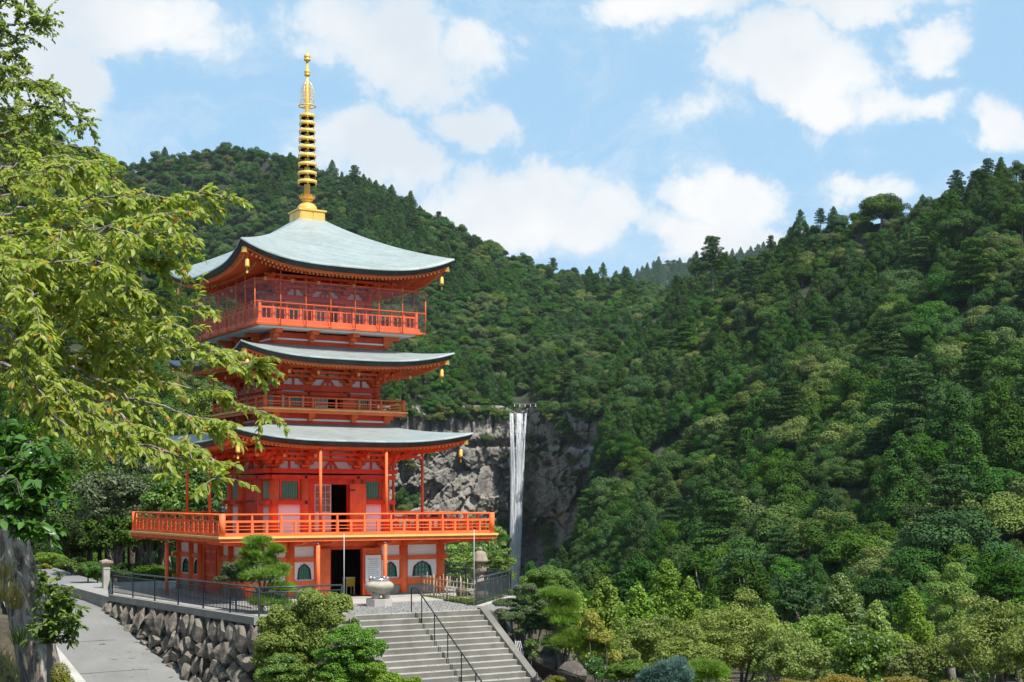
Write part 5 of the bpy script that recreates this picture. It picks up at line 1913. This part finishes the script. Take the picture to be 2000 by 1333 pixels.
# right of the stairs
bush('cloud_azalea', 'grey green azalea clipped into tiers beside the right stair wall', 'shrub', 1020, 1290, 52.5,
     [(1025, 1155, 32, 15), (990, 1180, 26, 9), (1012, 1182, 20, 8), (1058, 1182, 16, 9), (995, 1206, 32, 16), (1028, 1200, 26, 14), (1058, 1206, 22, 10), (1062, 1224, 24, 12), (1020, 1234, 20, 11), (1040, 1222, 22, 12)],
     .05, 1.2, 'azalea_leaf', 70, 12, .42, .08, up=.7)
bush('dense_bush', 'large dense mid green bush behind the tiered azalea below the waterfall', 'shrub', 1072, 1200, 58,
     [(1070, 1132, 46, 24), (1040, 1142, 26, 18), (1102, 1146, 28, 18)], .075, 1.2, 'shrub_leaf', 71, 16, .4, .1, up=.6)
pine('spreading_pine', 'bright green pine with shaggy tiers to the right of the tiered azalea', 1085, 1300, 51.5,
     [(1080, 1166, 26, 9), (1105, 1172, 24, 10), (1118, 1190, 14, 18), (1095, 1198, 30, 12), (1100, 1218, 28, 12), (1120, 1248, 40, 14), (1100, 1258, 34, 10), (1165, 1268, 34, 9), (1140, 1262, 30, 12)],
     'pine_needle', 90, 560, .2)
bush('ivy_shrub', 'dark leafy shrub hanging over the rocks beside the white rack', 'shrub', 1040, 1330, 51.6, [(1040, 1262, 16, 16), (1042, 1285, 16, 18)], .07, 1.2, 'shrub_leaf', 72, 10, .45, .03)
bush('variegated_shrub', 'pale yellow leaved shrub between the pine and the valley trees', 'shrub', 1165, 1345, 51,
     [(1150, 1215, 18, 26), (1165, 1240, 22, 24), (1185, 1250, 18, 16), (1200, 1290, 14, 24), (1195, 1320, 14, 20)], .07, .9, 'yellow_leaf', 73, 12, .42, .03)
bush('glossy_shrub', 'dark glossy green shrub beside the brown garden rock', 'shrub', 1160, 1345, 49, [(1160, 1305, 20, 18), (1172, 1320, 18, 16)], .075, 1.2, 'camellia_leaf', 74, 10, .45, .03)
bush('round_bush', 'round fresh green bush left of the blue green conifer', 'shrub', 1228, 1350, 46, [(1228, 1310, 36, 17), (1205, 1322, 24, 13), (1250, 1320, 22, 12)], .055, 1.2, 'shrub_leaf', 75, 14, .42, .04, up=.6)
pine('blue_pine', 'blue green spreading conifer at the garden edge', 1312, 1350, 44, [(1312, 1302, 34, 9), (1295, 1316, 34, 8), (1330, 1318, 34, 9), (1270, 1326, 26, 7), (1312, 1330, 44, 8)], 'blue_needle', 120, 620, .13)
pine('low_pine', 'low bright green pine to the right of the blue green conifer', 1388, 1350, 46, [(1380, 1308, 36, 10), (1400, 1318, 34, 10), (1372, 1324, 34, 10)], 'pine_needle', 140, 560, .16)
bush('moss_mound', 'low yellow green clipped mound at the foot of the stairs', 'shrub', 1092, 1350, 50, [(1092, 1334, 30, 12)], .045, 1.2, 'moss_leaf', 76, 18, .34, .03, up=.8)
for i, (x, y, r, sd) in enumerate(((1540, 1326, 36, 77), (1640, 1318, 44, 78), (1760, 1322, 44, 79), (1860, 1328, 36, 80), (1480, 1332, 24, 81))):
    bush('turning_maple', 'low maple turning rusty yellow at the edge of the valley garden', 'shrub', x, 1352, 47, [(x, y + 14, r * .8, 12), (x + r * .7, y + 17, r * .7, 10), (x - r * .7, y + 18, r * .6, 9)], .06, .6, 'rust_leaf', sd, 12, .42, .03, group='rusty maples along the garden edge', up=.7)
q = P(1120, 1318, 50)
o = link('garden_rock', rock_mesh('garden_rock', 9, .62, .5, .55, 'garden_rock', 18, 1, .05), None, (q.x, q.y, q.z))
tag(o, 'large brown flat topped garden rock under the spreading pine', 'rock')
for (x, y, d, s, lab, sd) in ((962, 1208, 54.2, .42, 'upright grey rock below the pale kerb of the corner railing', 3), (982, 1224, 53.4, .34, 'smaller grey rock against the right stair wall', 4)):
    q = P(x, y, d)
    o = link('garden_rock', rock_mesh('garden_rock', 20 + sd, s, s, s * 1.3, 'garden_rock'), None, q)
    tag(o, lab, 'rock')
# bank of soil and rock under the corner kerb so the planting does not float
for i, (x, y, d, s) in enumerate(((1012, 1262, 53.2, .6), (1050, 1300, 51.8, .7), (1080, 1295, 52.6, .8))):
    q = P(x, y, d)
    o = link('garden_rock', rock_mesh('garden_rock', 40 + i, s, s, s * .9, 'garden_rock'), None, q)
    tag(o, ['mossy rock in the shade under the tiered azalea', 'dark rock behind the newel finial', 'dark rock in the shadow of the spreading pine'][i], 'rock')
# white folded metal rack
q = P(1016, 1300, 51.6)
rk_ = thing('metal_rack', 'white folded metal rack leaning beside the right stair wall', 'rack', q)
up_ = P(1006, 1252, 51.7) - q
sd_ = P(1028, 1300, 51.7) - q
for f in (0, .33, .66, 1):
    ob('rod', MB().tube([sd_ * f, up_ + sd_ * f * .8], .012, 6), 'white_metal', rk_)
for f in (.05, .5, .95):
    ob('crossbar', MB().tube([up_ * f, up_ * f + sd_ * .95], .012, 6), 'white_metal', rk_)

# ------------------------------------------------------------------ valley trees, each its own
def valley_tree(name, label, x, yt, yb, wpx, d, kind, mat, seed, leaf, per, n=30, group=None, trunkm='bark'):
    b = P(x, yb, d)
    rng = np.random.default_rng(seed)
    t = thing(name, label, 'tree', b, group)
    R, H = wpx / 2 * d / F, (yb - yt) * d / F
    if kind == 'cedar':
        bl = cedar_blobs(rng, R * .9, H, n)
    else:
        bl = broad_blobs(rng, R, H, n, .2, .27 if n < 60 else .19)
    crown_obj(t, bl, per, leaf, mat, seed, jitter=.25 if n < 60 else .4, up=.35)
    tips = [(c[0] * .8, c[1] * .8, c[2]) for c in bl[::max(1, len(bl) // 9)]][:9] if kind != 'cedar' else [(0, 0, H * .9)]
    limbs((0, 0, -1), tips, .035 * H if kind != 'cedar' else .02 * H, rng, trunkm, 'trunk', t, .3)
    return t


CH, FC = 'olive leaved cherry trees in the valley', 'yellow green cedars in the valley'
ol = 'wide olive green cherry tree with dark limbs below the mountainside'
fc = 'yellow green bushy cedar in the valley below the mountainside'
for i, (x, yt, yb, wp, d) in enumerate(((1440, 1172, 1400, 280, 64), (1270, 1195, 1390, 170, 66), (1350, 1235, 1400, 150, 58), (1545, 1240, 1400, 170, 60), (1930, 1178, 1410, 250, 60), (2050, 1180, 1400, 200, 70), (1210, 1235, 1390, 90, 60))):
    valley_tree('cherry_tree', ol, x, yt, yb, wp, d, 'broad', 'olive_leaf', 200 + i, .12, .6, 70, CH)
for i, (x, yt, yb, wp, d) in enumerate(((1180, 1128, 1330, 140, 92), (1245, 1140, 1330, 130, 86), (1300, 1095, 1330, 150, 104), (1345, 1130, 1330, 130, 96), (1130, 1155, 1300, 90, 84), (1400, 1170, 1330, 100, 110), (1500, 1180, 1330, 90, 100))):
    valley_tree('bushy_cedar', fc, x, yt, yb, wp, d, 'cedar', 'fresh_leaf', 220 + i, .22, .85, 40, FC)
gl = 'rounded bright green cedar standing among the valley trees'
for i, (x, yt, yb, wp, d) in enumerate(((1640, 1122, 1370, 190, 105), (1595, 1205, 1380, 150, 84), (1712, 1175, 1370, 140, 96), (1690, 1240, 1390, 140, 80), (1780, 1150, 1370, 140, 112), (1860, 1098, 1330, 120, 150), (1905, 1160, 1360, 100, 130), (1745, 1240, 1390, 90, 88))):
    valley_tree('green_cedar', gl, x, yt, yb, wp, d, 'cedar' if i % 2 == 0 else 'broad', 'fresh_leaf' if i % 3 else 'shrub_leaf', 240 + i, .22, .85, 44, 'bright green valley cedars')
valley_tree('weeping_tree', 'greyish weeping tree between the valley cedars and the cherry on the right', 1790, 1262, 1400, 130, 62, 'broad', 'pale_broad_leaf', 260, .13, .7, 26)
bb_ = 'dark green evergreen at the foot of the mountainside'
for i, (x, yt, yb, wp, d) in enumerate(((1450, 1095, 1290, 120, 170), (1560, 1120, 1300, 110, 165), (1360, 1075, 1280, 110, 190), (1720, 1100, 1290, 120, 175), (1950, 1080, 1290, 130, 180), (1250, 1085, 1260, 110, 200), (1990, 1150, 1330, 110, 130), (1160, 1100, 1240, 90, 210))):
    valley_tree('foothill_tree', bb_, x, yt, yb, wp, d, 'broad', 'broad_leaf', 270 + i, .34, .85, 36, 'dark evergreens at the foot of the mountain')
gg = 'green tree beyond the terrace railing at the foot of the cliff'
for i, (x, yt, yb, wp, d) in enumerate(((895, 1062, 1180, 80, 150), (935, 1050, 1180, 80, 165), (975, 1068, 1180, 70, 160), (905, 1020, 1150, 70, 240), (960, 1010, 1150, 60, 260))):
    valley_tree('gorge_tree', gg, x, yt, yb, wp, d, 'broad', 'shrub_leaf' if i % 2 else 'fresh_leaf', 290 + i, .28, .85, 30, 'trees at the foot of the cliff')

# trees and hedges on the left, behind the pagoda and along the far path
lt = [('layered_tree', 'grey green tree with spreading layers beside the far path', 235, 900, 1105, 190, 84, 'broad', 'azalea_leaf'),
      ('layered_tree', 'fresh green tree behind the left corner of the deck', 330, 925, 1100, 130, 80, 'broad', 'shrub_leaf'),
      ('garden_tree', 'dark tree close behind the pagoda on its left', 400, 880, 1110, 150, 84, 'broad', 'broad_leaf'),
      ('garden_tree', 'pale leafy tree half hidden by the cherry, above the roof edge', 390, 770, 1080, 190, 98, 'broad', 'pale_broad_leaf'),
      ('garden_tree', 'broad green tree at the head of the far path', 150, 870, 1100, 190, 104, 'broad', 'shrub_leaf'),
      ('garden_tree', 'bright small leaved tree where the far path bends', 60, 930, 1100, 150, 110, 'broad', 'fresh_leaf'),
      ('garden_tree', 'tall dark tree behind the layered tree', 260, 800, 1090, 220, 112, 'broad', 'broad_leaf'),
      ('garden_tree', 'tall green tree left of the far path', -10, 820, 1100, 220, 100, 'broad', 'broad_leaf'),
      ('garden_tree', 'dark tree in the shade beneath the deck corner', 290, 1000, 1110, 110, 74, 'broad', 'broad_leaf'),
      ('garden_tree', 'slim dark tree behind the drain post', 375, 990, 1120, 90, 78, 'broad', 'broad_leaf'),
      ('garden_tree', 'dark tree between gate post and far path', 225, 1010, 1115, 100, 82, 'broad', 'broad_leaf')]
for i, (nm, lab, x, yt, yb, wp, d, kd, mt) in enumerate(lt):
    valley_tree(nm, lab, x, yt, yb, wp, d, kd, mt, 310 + i, .2, .85, 34)
hd = [(95, 1092, 30, 13, 92, 'fresh_leaf', 'clipped pale hedge at the bend of the far path'), (140, 1102, 30, 12, 84, 'shrub_leaf', 'clipped dark hedge along the far path'), (172, 1112, 26, 14, 77, 'shrub_leaf', 'clipped hedge beside the far path, next to the gate post'),
      (190, 1120, 22, 18, 71, 'broad_leaf', 'dark hedge just behind the gate post'), (240, 1120, 34, 20, 74, 'broad_leaf', 'dark hedge behind the iron gate'), (300, 1125, 40, 20, 72, 'broad_leaf', 'dark hedge behind the terrace railing'), (85, 1108, 14, 6, 90, 'moss_leaf', 'small yellow green mound by the far path')]
for i, (x, y, rx, rz, d, mt, lab) in enumerate(hd):
    b = P(x, y + rz, d)
    bush('hedge', lab, 'hedge', x, y + rz * 1.3, d, [(x, y, rx, rz), (x - rx * .5, y + 2, rx * .7, rz * .8), (x + rx * .5, y + 2, rx * .7, rz * .8)], .1, 1.2, mt, 340 + i, 14, .4, .04, base_z=b.z, up=.6)

el = 'unseen evergreen added on the bank left of the path to block sky light'
for i, (x, y) in enumerate(((-26, -27), (-25, -17), (-24, -8), (-23.5, 1), (-23, 10), (-22, 20), (-32, -20), (-31, -9), (-31, 2), (-29, 14))):  # out of view; added to keep sky light off the pagoda's left face
    nm, me, kd = PROTO[i % 4]
    o = link('sky_blocker_tree', me, None, (x, y, float(gz(x, y)) - .3), i * 1.3, 1.05 + .1 * (i % 3))
    tag(o, el, 'tree', 'unseen evergreens added left of the path to block sky light')
# ------------------------------------------------------------------ near trees on the bank beside the camera
def sprays(limb_list, seed, leaf, twigs_per_m, leaves_per_twig, twig_len, mat, droop=.55, wd=.42, rise=.08, r0=.03, spread=1.0):
    """limbs given as pixel paths with depths; leaves hang in rows along drooping twigs. returns (leaf mesh, wood mesh, bounds)"""
    rng = np.random.default_rng(seed)
    wood = MB()
    C, D, Nn = [], [], []
    for lb in limb_list:
        pts = [np.array(P(*p)) for p in lb]
        # resample smoothly
        out = []
        for i in range(len(pts) - 1):
            for t_ in np.linspace(0, 1, 8, endpoint=False):
                p0 = pts[max(i - 1, 0)]
                p1, p2 = pts[i], pts[i + 1]
                p3 = pts[min(i + 2, len(pts) - 1)]
                out.append(.5 * (2 * p1 + (p2 - p0) * t_ + (2 * p0 - 5 * p1 + 4 * p2 - p3) * t_ ** 2 + (3 * p1 - p0 - 3 * p2 + p3) * t_ ** 3))
        out.append(pts[-1])
        out = np.array(out)
        out[1:-1] += rng.normal(size=(len(out) - 2, 3)) * .015
        n = len(out)
        wood.tube([tuple(p) for p in out], [r0 * (1 - .85 * i / (n - 1)) for i in range(n)], 6)
        L = np.linalg.norm(np.diff(out, axis=0), axis=1).sum()
        for k in range(int(L * twigs_per_m)):
            f = rng.uniform(.0, 1)
            j = min(int(f * (n - 1)), n - 2)
            p = out[j] + (out[j + 1] - out[j]) * rng.uniform()
            ax = out[j + 1] - out[j]
            ax = ax / np.linalg.norm(ax)
            dr = ax * rng.uniform(.3, 1.1) + rng.normal(size=3) * np.array([.75, .75, .45]) * spread
            dr /= np.linalg.norm(dr)
            tl = twig_len * rng.uniform(.5, 1.25) * (1 - .35 * f)
            q = [p]
            m_ = 6
            dd = dr.copy()
            for s_ in range(m_):
                dd = dd + np.array([0, 0, -.11 * droop * 2])
                dd /= np.linalg.norm(dd)
                q.append(q[-1] + dd * tl / m_)
            wood.tube([tuple(x) for x in q], [.006, .005, .005, .004, .003, .003, .002], 4, caps=False)
            q = np.array(q)
            nl = int(leaves_per_twig * rng.uniform(.7, 1.3))
            tt_ = np.sort(rng.uniform(.08, 1.0, nl)) * m_
            jj = np.minimum(tt_.astype(int), m_ - 1)
            base_ = q[jj] + (q[jj + 1] - q[jj]) * (tt_ - jj)[:, None]
            tx_ = unit(q[jj + 1] - q[jj])
            side = unit(np.cross(tx_, np.array([0, 0, 1.0]) + rng.normal(size=(nl, 3)) * .2)) * np.where(np.arange(nl) % 2, 1, -1)[:, None]
            ld_ = unit(tx_ * .55 + side * rng.uniform(.4, 1.0, (nl, 1)) + np.array([0, 0, -1.0]) * rng.uniform(.25, 1.0, (nl, 1)) * droop + rng.normal(size=(nl, 3)) * .22)
            C.append(base_)
            D.append(ld_)
    C, D = np.concatenate(C), np.concatenate(D)
    n = len(C)
    up = np.tile(np.array([0, 0, 1.0]), (n, 1)) + rng.normal(size=(n, 3)) * .5
    W = unit(np.cross(D, up))
    N = np.cross(W, D)
    s = (leaf * rng.uniform(.65, 1.25, n))[:, None]
    w_ = s * wd * .5
    sag = rng.uniform(.02, .16, (n, 1)) * s
    V = np.stack([C, C + D * s * .32 + W * w_ * .95 + N * w_ * .35, C + D * s * .68 + W * w_ * .8 + N * (w_ * .3) - np.array([0, 0, 1]) * sag * .4, C + D * s - np.array([0, 0, 1]) * sag,
                  C + D * s * .68 - W * w_ * .8 + N * (w_ * .3) - np.array([0, 0, 1]) * sag * .4, C + D * s * .32 - W * w_ * .95 + N * w_ * .35, C + D * s * .5 - np.array([0, 0, 1]) * sag * .2], 1)
    i0 = np.arange(n)[:, None] * 7
    Q = np.concatenate([i0 + np.array([[0, 1, 2, 6]]), i0 + np.array([[6, 2, 3, 4]]), i0 + np.array([[0, 6, 4, 5]])], 0)
    T = rng.uniform(0, 1, n)
    return V.reshape(-1, 3), Q, np.tile(T, 3), wood


def near_tree(name, label, cat, base_px, limb_list, mat, barkm, seed, leaf, tw, lpt, tlen, trunk=None, **kw):
    b = P(*base_px)
    t = thing(name, label, cat, b)
    V, Q, T, wood = sprays(limb_list, seed, leaf, tw, lpt, tlen, mat, **kw)
    bv = np.array(b)
    link('foliage', np_mesh('foliage', V - bv, Q, mat, T, smooth=False), t)
    wood.v = [(p[0] - b.x, p[1] - b.y, p[2] - b.z) for p in wood.v]
    ob('branches', wood, barkm, t)
    if trunk:
        mb = MB()
        pts = [P(*p[:3]) - b for p in trunk]
        n = 40
        vs = []
        rg = np.random.default_rng(seed)
        for i in range(len(pts) - 1):
            for u in np.linspace(0, 1, 14, endpoint=False):
                c = pts[i].lerp(pts[i + 1], u)
                r = trunk[i][3] * (1 - u) + trunk[i + 1][3] * u
                vs.append((c, r))
        rows = len(vs)
        out = []
        for j, (c, r) in enumerate(vs):
            for k in range(n):
                a = 2 * math.pi * k / n
                rr = r * (1 + .15 * math.sin(a * 3 + j * .09) + .09 * math.sin(a * 7 + j * .05 + 1) + .035 * math.sin(a * 13 - j * .12) + rg.uniform(-.025, .025))
                out.append((c.x + rr * math.cos(a), c.y + rr * math.sin(a), c.z))
        mb.add(out, [(j * n + k, j * n + (k + 1) % n, (j + 1) * n + (k + 1) % n, (j + 1) * n + k) for j in range(rows - 1) for k in range(n)], True)
        ob('trunk', mb, barkm, t)
    return t


cherry = [
    [(-150, 520, 12), (60, 440, 11.6), (250, 390, 11.2), (430, 382, 11)], [(-150, 560, 12), (100, 500, 11.3), (270, 465, 11), (375, 462, 10.8)],
    [(-150, 560, 11), (120, 480, 10.6), (260, 430, 10.5), (370, 415, 10.3)], [(-150, 600, 12), (80, 540, 11.6), (220, 515, 11.2), (325, 505, 11)],
    [(-150, 610, 11), (60, 580, 10.5), (190, 560, 10.4), (290, 570, 10.3)], [(-150, 640, 12), (100, 600, 11.5), (250, 585, 11.2), (385, 598, 11)],
    [(-150, 660, 11.4), (80, 640, 11), (220, 620, 10.7), (350, 640, 10.6)], [(-150, 700, 12), (150, 690, 11.4), (330, 680, 11.1), (500, 715, 11)],
    [(-150, 680, 12.4), (130, 660, 12), (300, 655, 11.8), (450, 690, 11.7)], [(-150, 690, 11.6), (150, 700, 11.2), (330, 745, 11), (515, 805, 10.9)],
    [(-150, 700, 11), (120, 715, 10.6), (270, 780, 10.4), (430, 830, 10.3)], [(-150, 700, 11), (100, 740, 10.5), (250, 820, 10.2), (440, 905, 10)],
    [(-150, 690, 10.6), (60, 730, 10.2), (190, 830, 10), (340, 890, 9.9), (425, 935, 9.8)], [(-150, 640, 10.4), (40, 680, 10), (130, 770, 9.8), (250, 850, 9.7)],
    [(-150, 600, 10.2), (10, 640, 9.9), (70, 740, 9.7), (120, 830, 9.6)], [(-150, 480, 11.6), (40, 410, 11.4), (170, 385, 11.2), (300, 380, 11.1)],
    [(-150, 500, 10.6), (30, 460, 10.4), (140, 440, 10.2), (240, 455, 10)], [(-150, 540, 10.4), (20, 520, 10.2), (130, 510, 10), (230, 520, 9.9)],
    [(-150, 580, 11.6), (20, 560, 11.4), (130, 550, 11.2), (200, 575, 11)], [(-150, 440, 12), (20, 380, 11.8), (120, 350, 11.6), (220, 345, 11.4)],
    [(-150, 420, 11.4), (0, 360, 11.2), (90, 330, 11), (160, 330, 11)], [(-150, 620, 11.2), (0, 640, 11), (150, 640, 10.8), (260, 700, 10.7)],
    [(-150, 400, 12.2), (-20, 340, 12), (80, 310, 12), (190, 320, 11.8)], [(-150, 560, 12.4), (60, 560, 12.2), (180, 600, 12), (300, 620, 12)],
    [(-150, 520, 10), (-40, 500, 9.8), (40, 560, 9.6), (80, 640, 9.5)]]
near_tree('cherry_tree', 'large leaning cherry tree with drooping yellow green leaves in front of the pagoda', 'tree', (70, 1420, 11.2), cherry, 'cherry_leaf', 'cherry_bark', 500, .066, 19, 25, .40,
          trunk=[(114, 1460, 11.2, .15), (62, 1240, 11.25, .142), (6, 1020, 11.35, .135), (-80, 760, 11.5, .13), (-150, 560, 11.7, .15), (-190, 380, 11.8, .10)], droop=.55, wd=.45, r0=.018, spread=.75)
maple = [
    [(-80, 90, 17), (20, 85, 17), (60, 45, 17), (85, 38, 17)], [(-80, 70, 17), (10, 60, 17), (40, 20, 17), (55, -10, 17)], [(-80, 130, 17), (0, 110, 17), (30, 100, 17), (48, 135, 17)],
    [(-80, 190, 16.5), (30, 165, 16.4), (110, 185, 16.3), (178, 250, 16.2)], [(-80, 180, 16.8), (20, 170, 16.6), (70, 160, 16.5), (90, 165, 16.5)], [(-80, 230, 16.5), (40, 205, 16.4), (90, 210, 16.3), (130, 235, 16.2)],
    [(-80, 260, 17), (20, 235, 17), (70, 225, 16.8), (100, 250, 16.8)], [(-80, 330, 17.5), (60, 290, 17.3), (140, 285, 17.2), (215, 320, 17)], [(-80, 320, 17), (40, 300, 17), (110, 310, 16.8), (190, 345, 16.7)],
    [(-80, 290, 16), (20, 260, 16), (60, 262, 16), (110, 285, 16)], [(-80, 350, 16.5), (40, 320, 16.5), (110, 335, 16.4), (160, 350, 16.3)], [(-80, 150, 16), (-10, 130, 16), (20, 140, 16), (30, 190, 16)], [(-80, 30, 17), (-20, 20, 17), (5, 10, 17), (20, -20, 17)]]
near_tree('maple_tree', 'tall small leaved tree reaching in above the cherry tree', 'tree', (-140, 1300, 17), maple, 'maple_leaf', 'bark', 510, .055, 22, 22, .40,
          trunk=[(-150, 1330, 17, .2), (-140, 900, 17, .17), (-125, 400, 17, .13), (-110, 100, 17, .09), (-100, -100, 17, .05)], droop=.35, wd=.6, r0=.028)
cam_l = [[(-60, 960, 9.3), (0, 900, 9.2), (40, 870, 9.1), (75, 865, 9)], [(-60, 960, 9.3), (10, 920, 9), (60, 905, 8.9), (100, 930, 8.9)], [(-60, 980, 9.2), (10, 950, 9), (60, 950, 8.9), (110, 985, 8.8)],
         [(-60, 1000, 9.2), (10, 985, 9), (60, 1000, 8.9), (95, 1040, 8.8)], [(-60, 1000, 9.1), (0, 1000, 8.9), (40, 1010, 8.8), (60, 1040, 8.8)], [(-60, 940, 9.4), (-20, 880, 9.3), (10, 860, 9.2), (30, 855, 9.2)],
         [(-60, 960, 9), (-20, 930, 8.9), (20, 935, 8.8), (50, 970, 8.7)]]
near_tree('camellia_bush', 'glossy dark green camellia leaves around the leaning cherry trunk', 'shrub', (-70, 1300, 9.2), cam_l, 'camellia_leaf', 'bark', 520, .075, 22, 14, .22,
          trunk=[(-75, 1380, 9.2, .05), (-65, 1150, 9.2, .045), (-60, 950, 9.3, .03)], droop=.3, wd=.6, r0=.012)
shr = [[(95, 1260, 10), (100, 1200, 10), (110, 1160, 10), (118, 1130, 10)], [(95, 1260, 10), (110, 1220, 9.9), (130, 1200, 9.8), (150, 1225, 9.8)], [(95, 1260, 10), (95, 1190, 10), (90, 1150, 10), (88, 1125, 10)],
       [(95, 1260, 10), (115, 1190, 9.9), (130, 1175, 9.9), (140, 1185, 9.9)], [(95, 1260, 10), (105, 1225, 10), (120, 1215, 10), (128, 1240, 10)]]
near_tree('bank_shrub', 'small bright green shrub leaning over the path beside the cherry trunk', 'shrub', (95, 1345, 10), shr, 'shrub_leaf', 'bark', 530, .045, 34, 16, .16,
          trunk=[(100, 1400, 10, .025), (97, 1300, 10, .02), (95, 1255, 10, .015)], droop=.25, wd=.55, r0=.008)
# tufts of grass on the trunk and bank
rg = np.random.default_rng(6)


def tuft(name, label, cat, x, y, d, n, h, mat, seed, wd=.004, group=None):
    p = P(x, y, d)
    rg = np.random.default_rng(seed)
    a = rg.uniform(0, 6.28, n)
    lean = rg.uniform(.1, .9, n)
    T = np.stack([-np.sin(a), np.cos(a), 0 * a], 1) * wd
    O = np.stack([np.cos(a), np.sin(a), 0 * a], 1)
    hh = (h * rg.uniform(.5, 1.2, n))[:, None]
    B0 = O * rg.uniform(0, .06, (n, 1))
    M = B0 + O * hh * lean[:, None] * .45 + np.array([0, 0, 1]) * hh * .6
    E_ = B0 + O * hh * lean[:, None] * 1.1 + np.array([0, 0, 1]) * hh * (.85 - .5 * lean[:, None])
    V = np.stack([B0 - T, B0 + T, M + T * .8, M - T * .8, E_ + T * .15, E_ - T * .15], 1).reshape(-1, 3)
    i0 = np.arange(n)[:, None] * 6
    Q = np.concatenate([i0 + np.array([[0, 1, 2, 3]]), i0 + np.array([[3, 2, 4, 5]])], 0)
    o = link(name, np_mesh(name, V, Q, mat, np.tile(rg.uniform(0, .9, n), 2)), None, p)
    return tag(o, label, cat, group)


for i, (x, y, d, n, h, mt) in enumerate(((30, 1190, 10.95, 70, .28, 'dry_grass'), (8, 1175, 10.9, 60, .26, 'dry_grass'), (40, 1260, 10.9, 50, .22, 'grass_blade'), (10, 1130, 11, 50, .2, 'dry_grass'))):
    tuft('grass_tuft', 'tuft of long dry grass growing on the leaning cherry trunk', 'grass', x, y, d, n, h, mt, 600 + i, group='grass tufts on the cherry trunk')
pts = []
for i in range(9000):
    X, d = rg.uniform(-5.6, -3.2), rg.uniform(9.2, 12.5)
    x, y = CAMX + X * CP + d * SP, CAMY - X * SP + d * CP
    pts.append((x, y, float(gz(x, y)) - .02))
blades('bank_grass', pts, .16, .006, 'dry_grass', 7, 'dry yellow grass on the bank under the cherry trunk', 'grass', lean=.7)
q = P(118, 1318, 9.6)
o = link('moss_cushion', leafmesh('moss_cushion', [(0, 0, 0, .07, .07, .09), (.02, .02, -.08, .09, .09, .09)], 1.2, .012, 'moss_leaf', 650, up=.8), None, q)
tag(o, 'yellow green cushion of moss at the foot of the cherry trunk', 'moss')

# fallen leaves on the stairs, court and path
rg = np.random.default_rng(12)
C = []
for i in range(520):
    k = rg.integers(0, 3)
    if k == 0:
        st_ = rg.integers(0, 16)
        C.append((rg.uniform(S0, S1), SY - .3 * st_ + rg.uniform(.02, .28) * rg.uniform(.3, 1), -.18 * st_ + .008))
    elif k == 1:
        C.append((rg.uniform(-3.2, 2.4), rg.uniform(-12.4, -7.8), .012))
    else:
        y = rg.uniform(-14, 12)
        u = rg.uniform() ** .5
        x = path_l(y) + (path_r(y) - path_l(y)) * (u if rg.uniform() < .7 else 1 - u)
        C.append((x, y, float(z_path(y)) + .03))
C = np.array(C)
N = unit(rg.normal(size=C.shape) * .25 + np.array([0, 0, 1]))
V, Q = leaf_quads(C, N, .07, rg, aspect=.55)
o = link('fallen_leaves', np_mesh('fallen_leaves', V, Q, 'rust_leaf', rg.uniform(0, .9, len(Q))))
tag(o, 'scattered fallen brown leaves on the stairs, court and path', 'leaves', kind='stuff')

# ------------------------------------------------------------------ air
mn, mx = np.array([-2600., -400., -75.]), np.array([4200., 5200., 900.])
m, t = newmat('haze')
pv = t.n('ShaderNodeVolumePrincipled', {'Color': (.80, .88, 1.0, 1), 'Density': HAZE, 'Anisotropy': .3})
t.n('ShaderNodeOutputMaterial', {'Volume': pv.outputs[0]})
if HAZE > 0:
    # box turned to the valley axis, round the camera and everything built
    o = ob('haze', MB().bb(-2600, 2600, -200, 5200, -90, 560), 'haze', None, (CAMX, CAMY, 0), -PHI)
    tag(o, 'thin blue summer haze filling the valley', 'haze', kind='stuff')
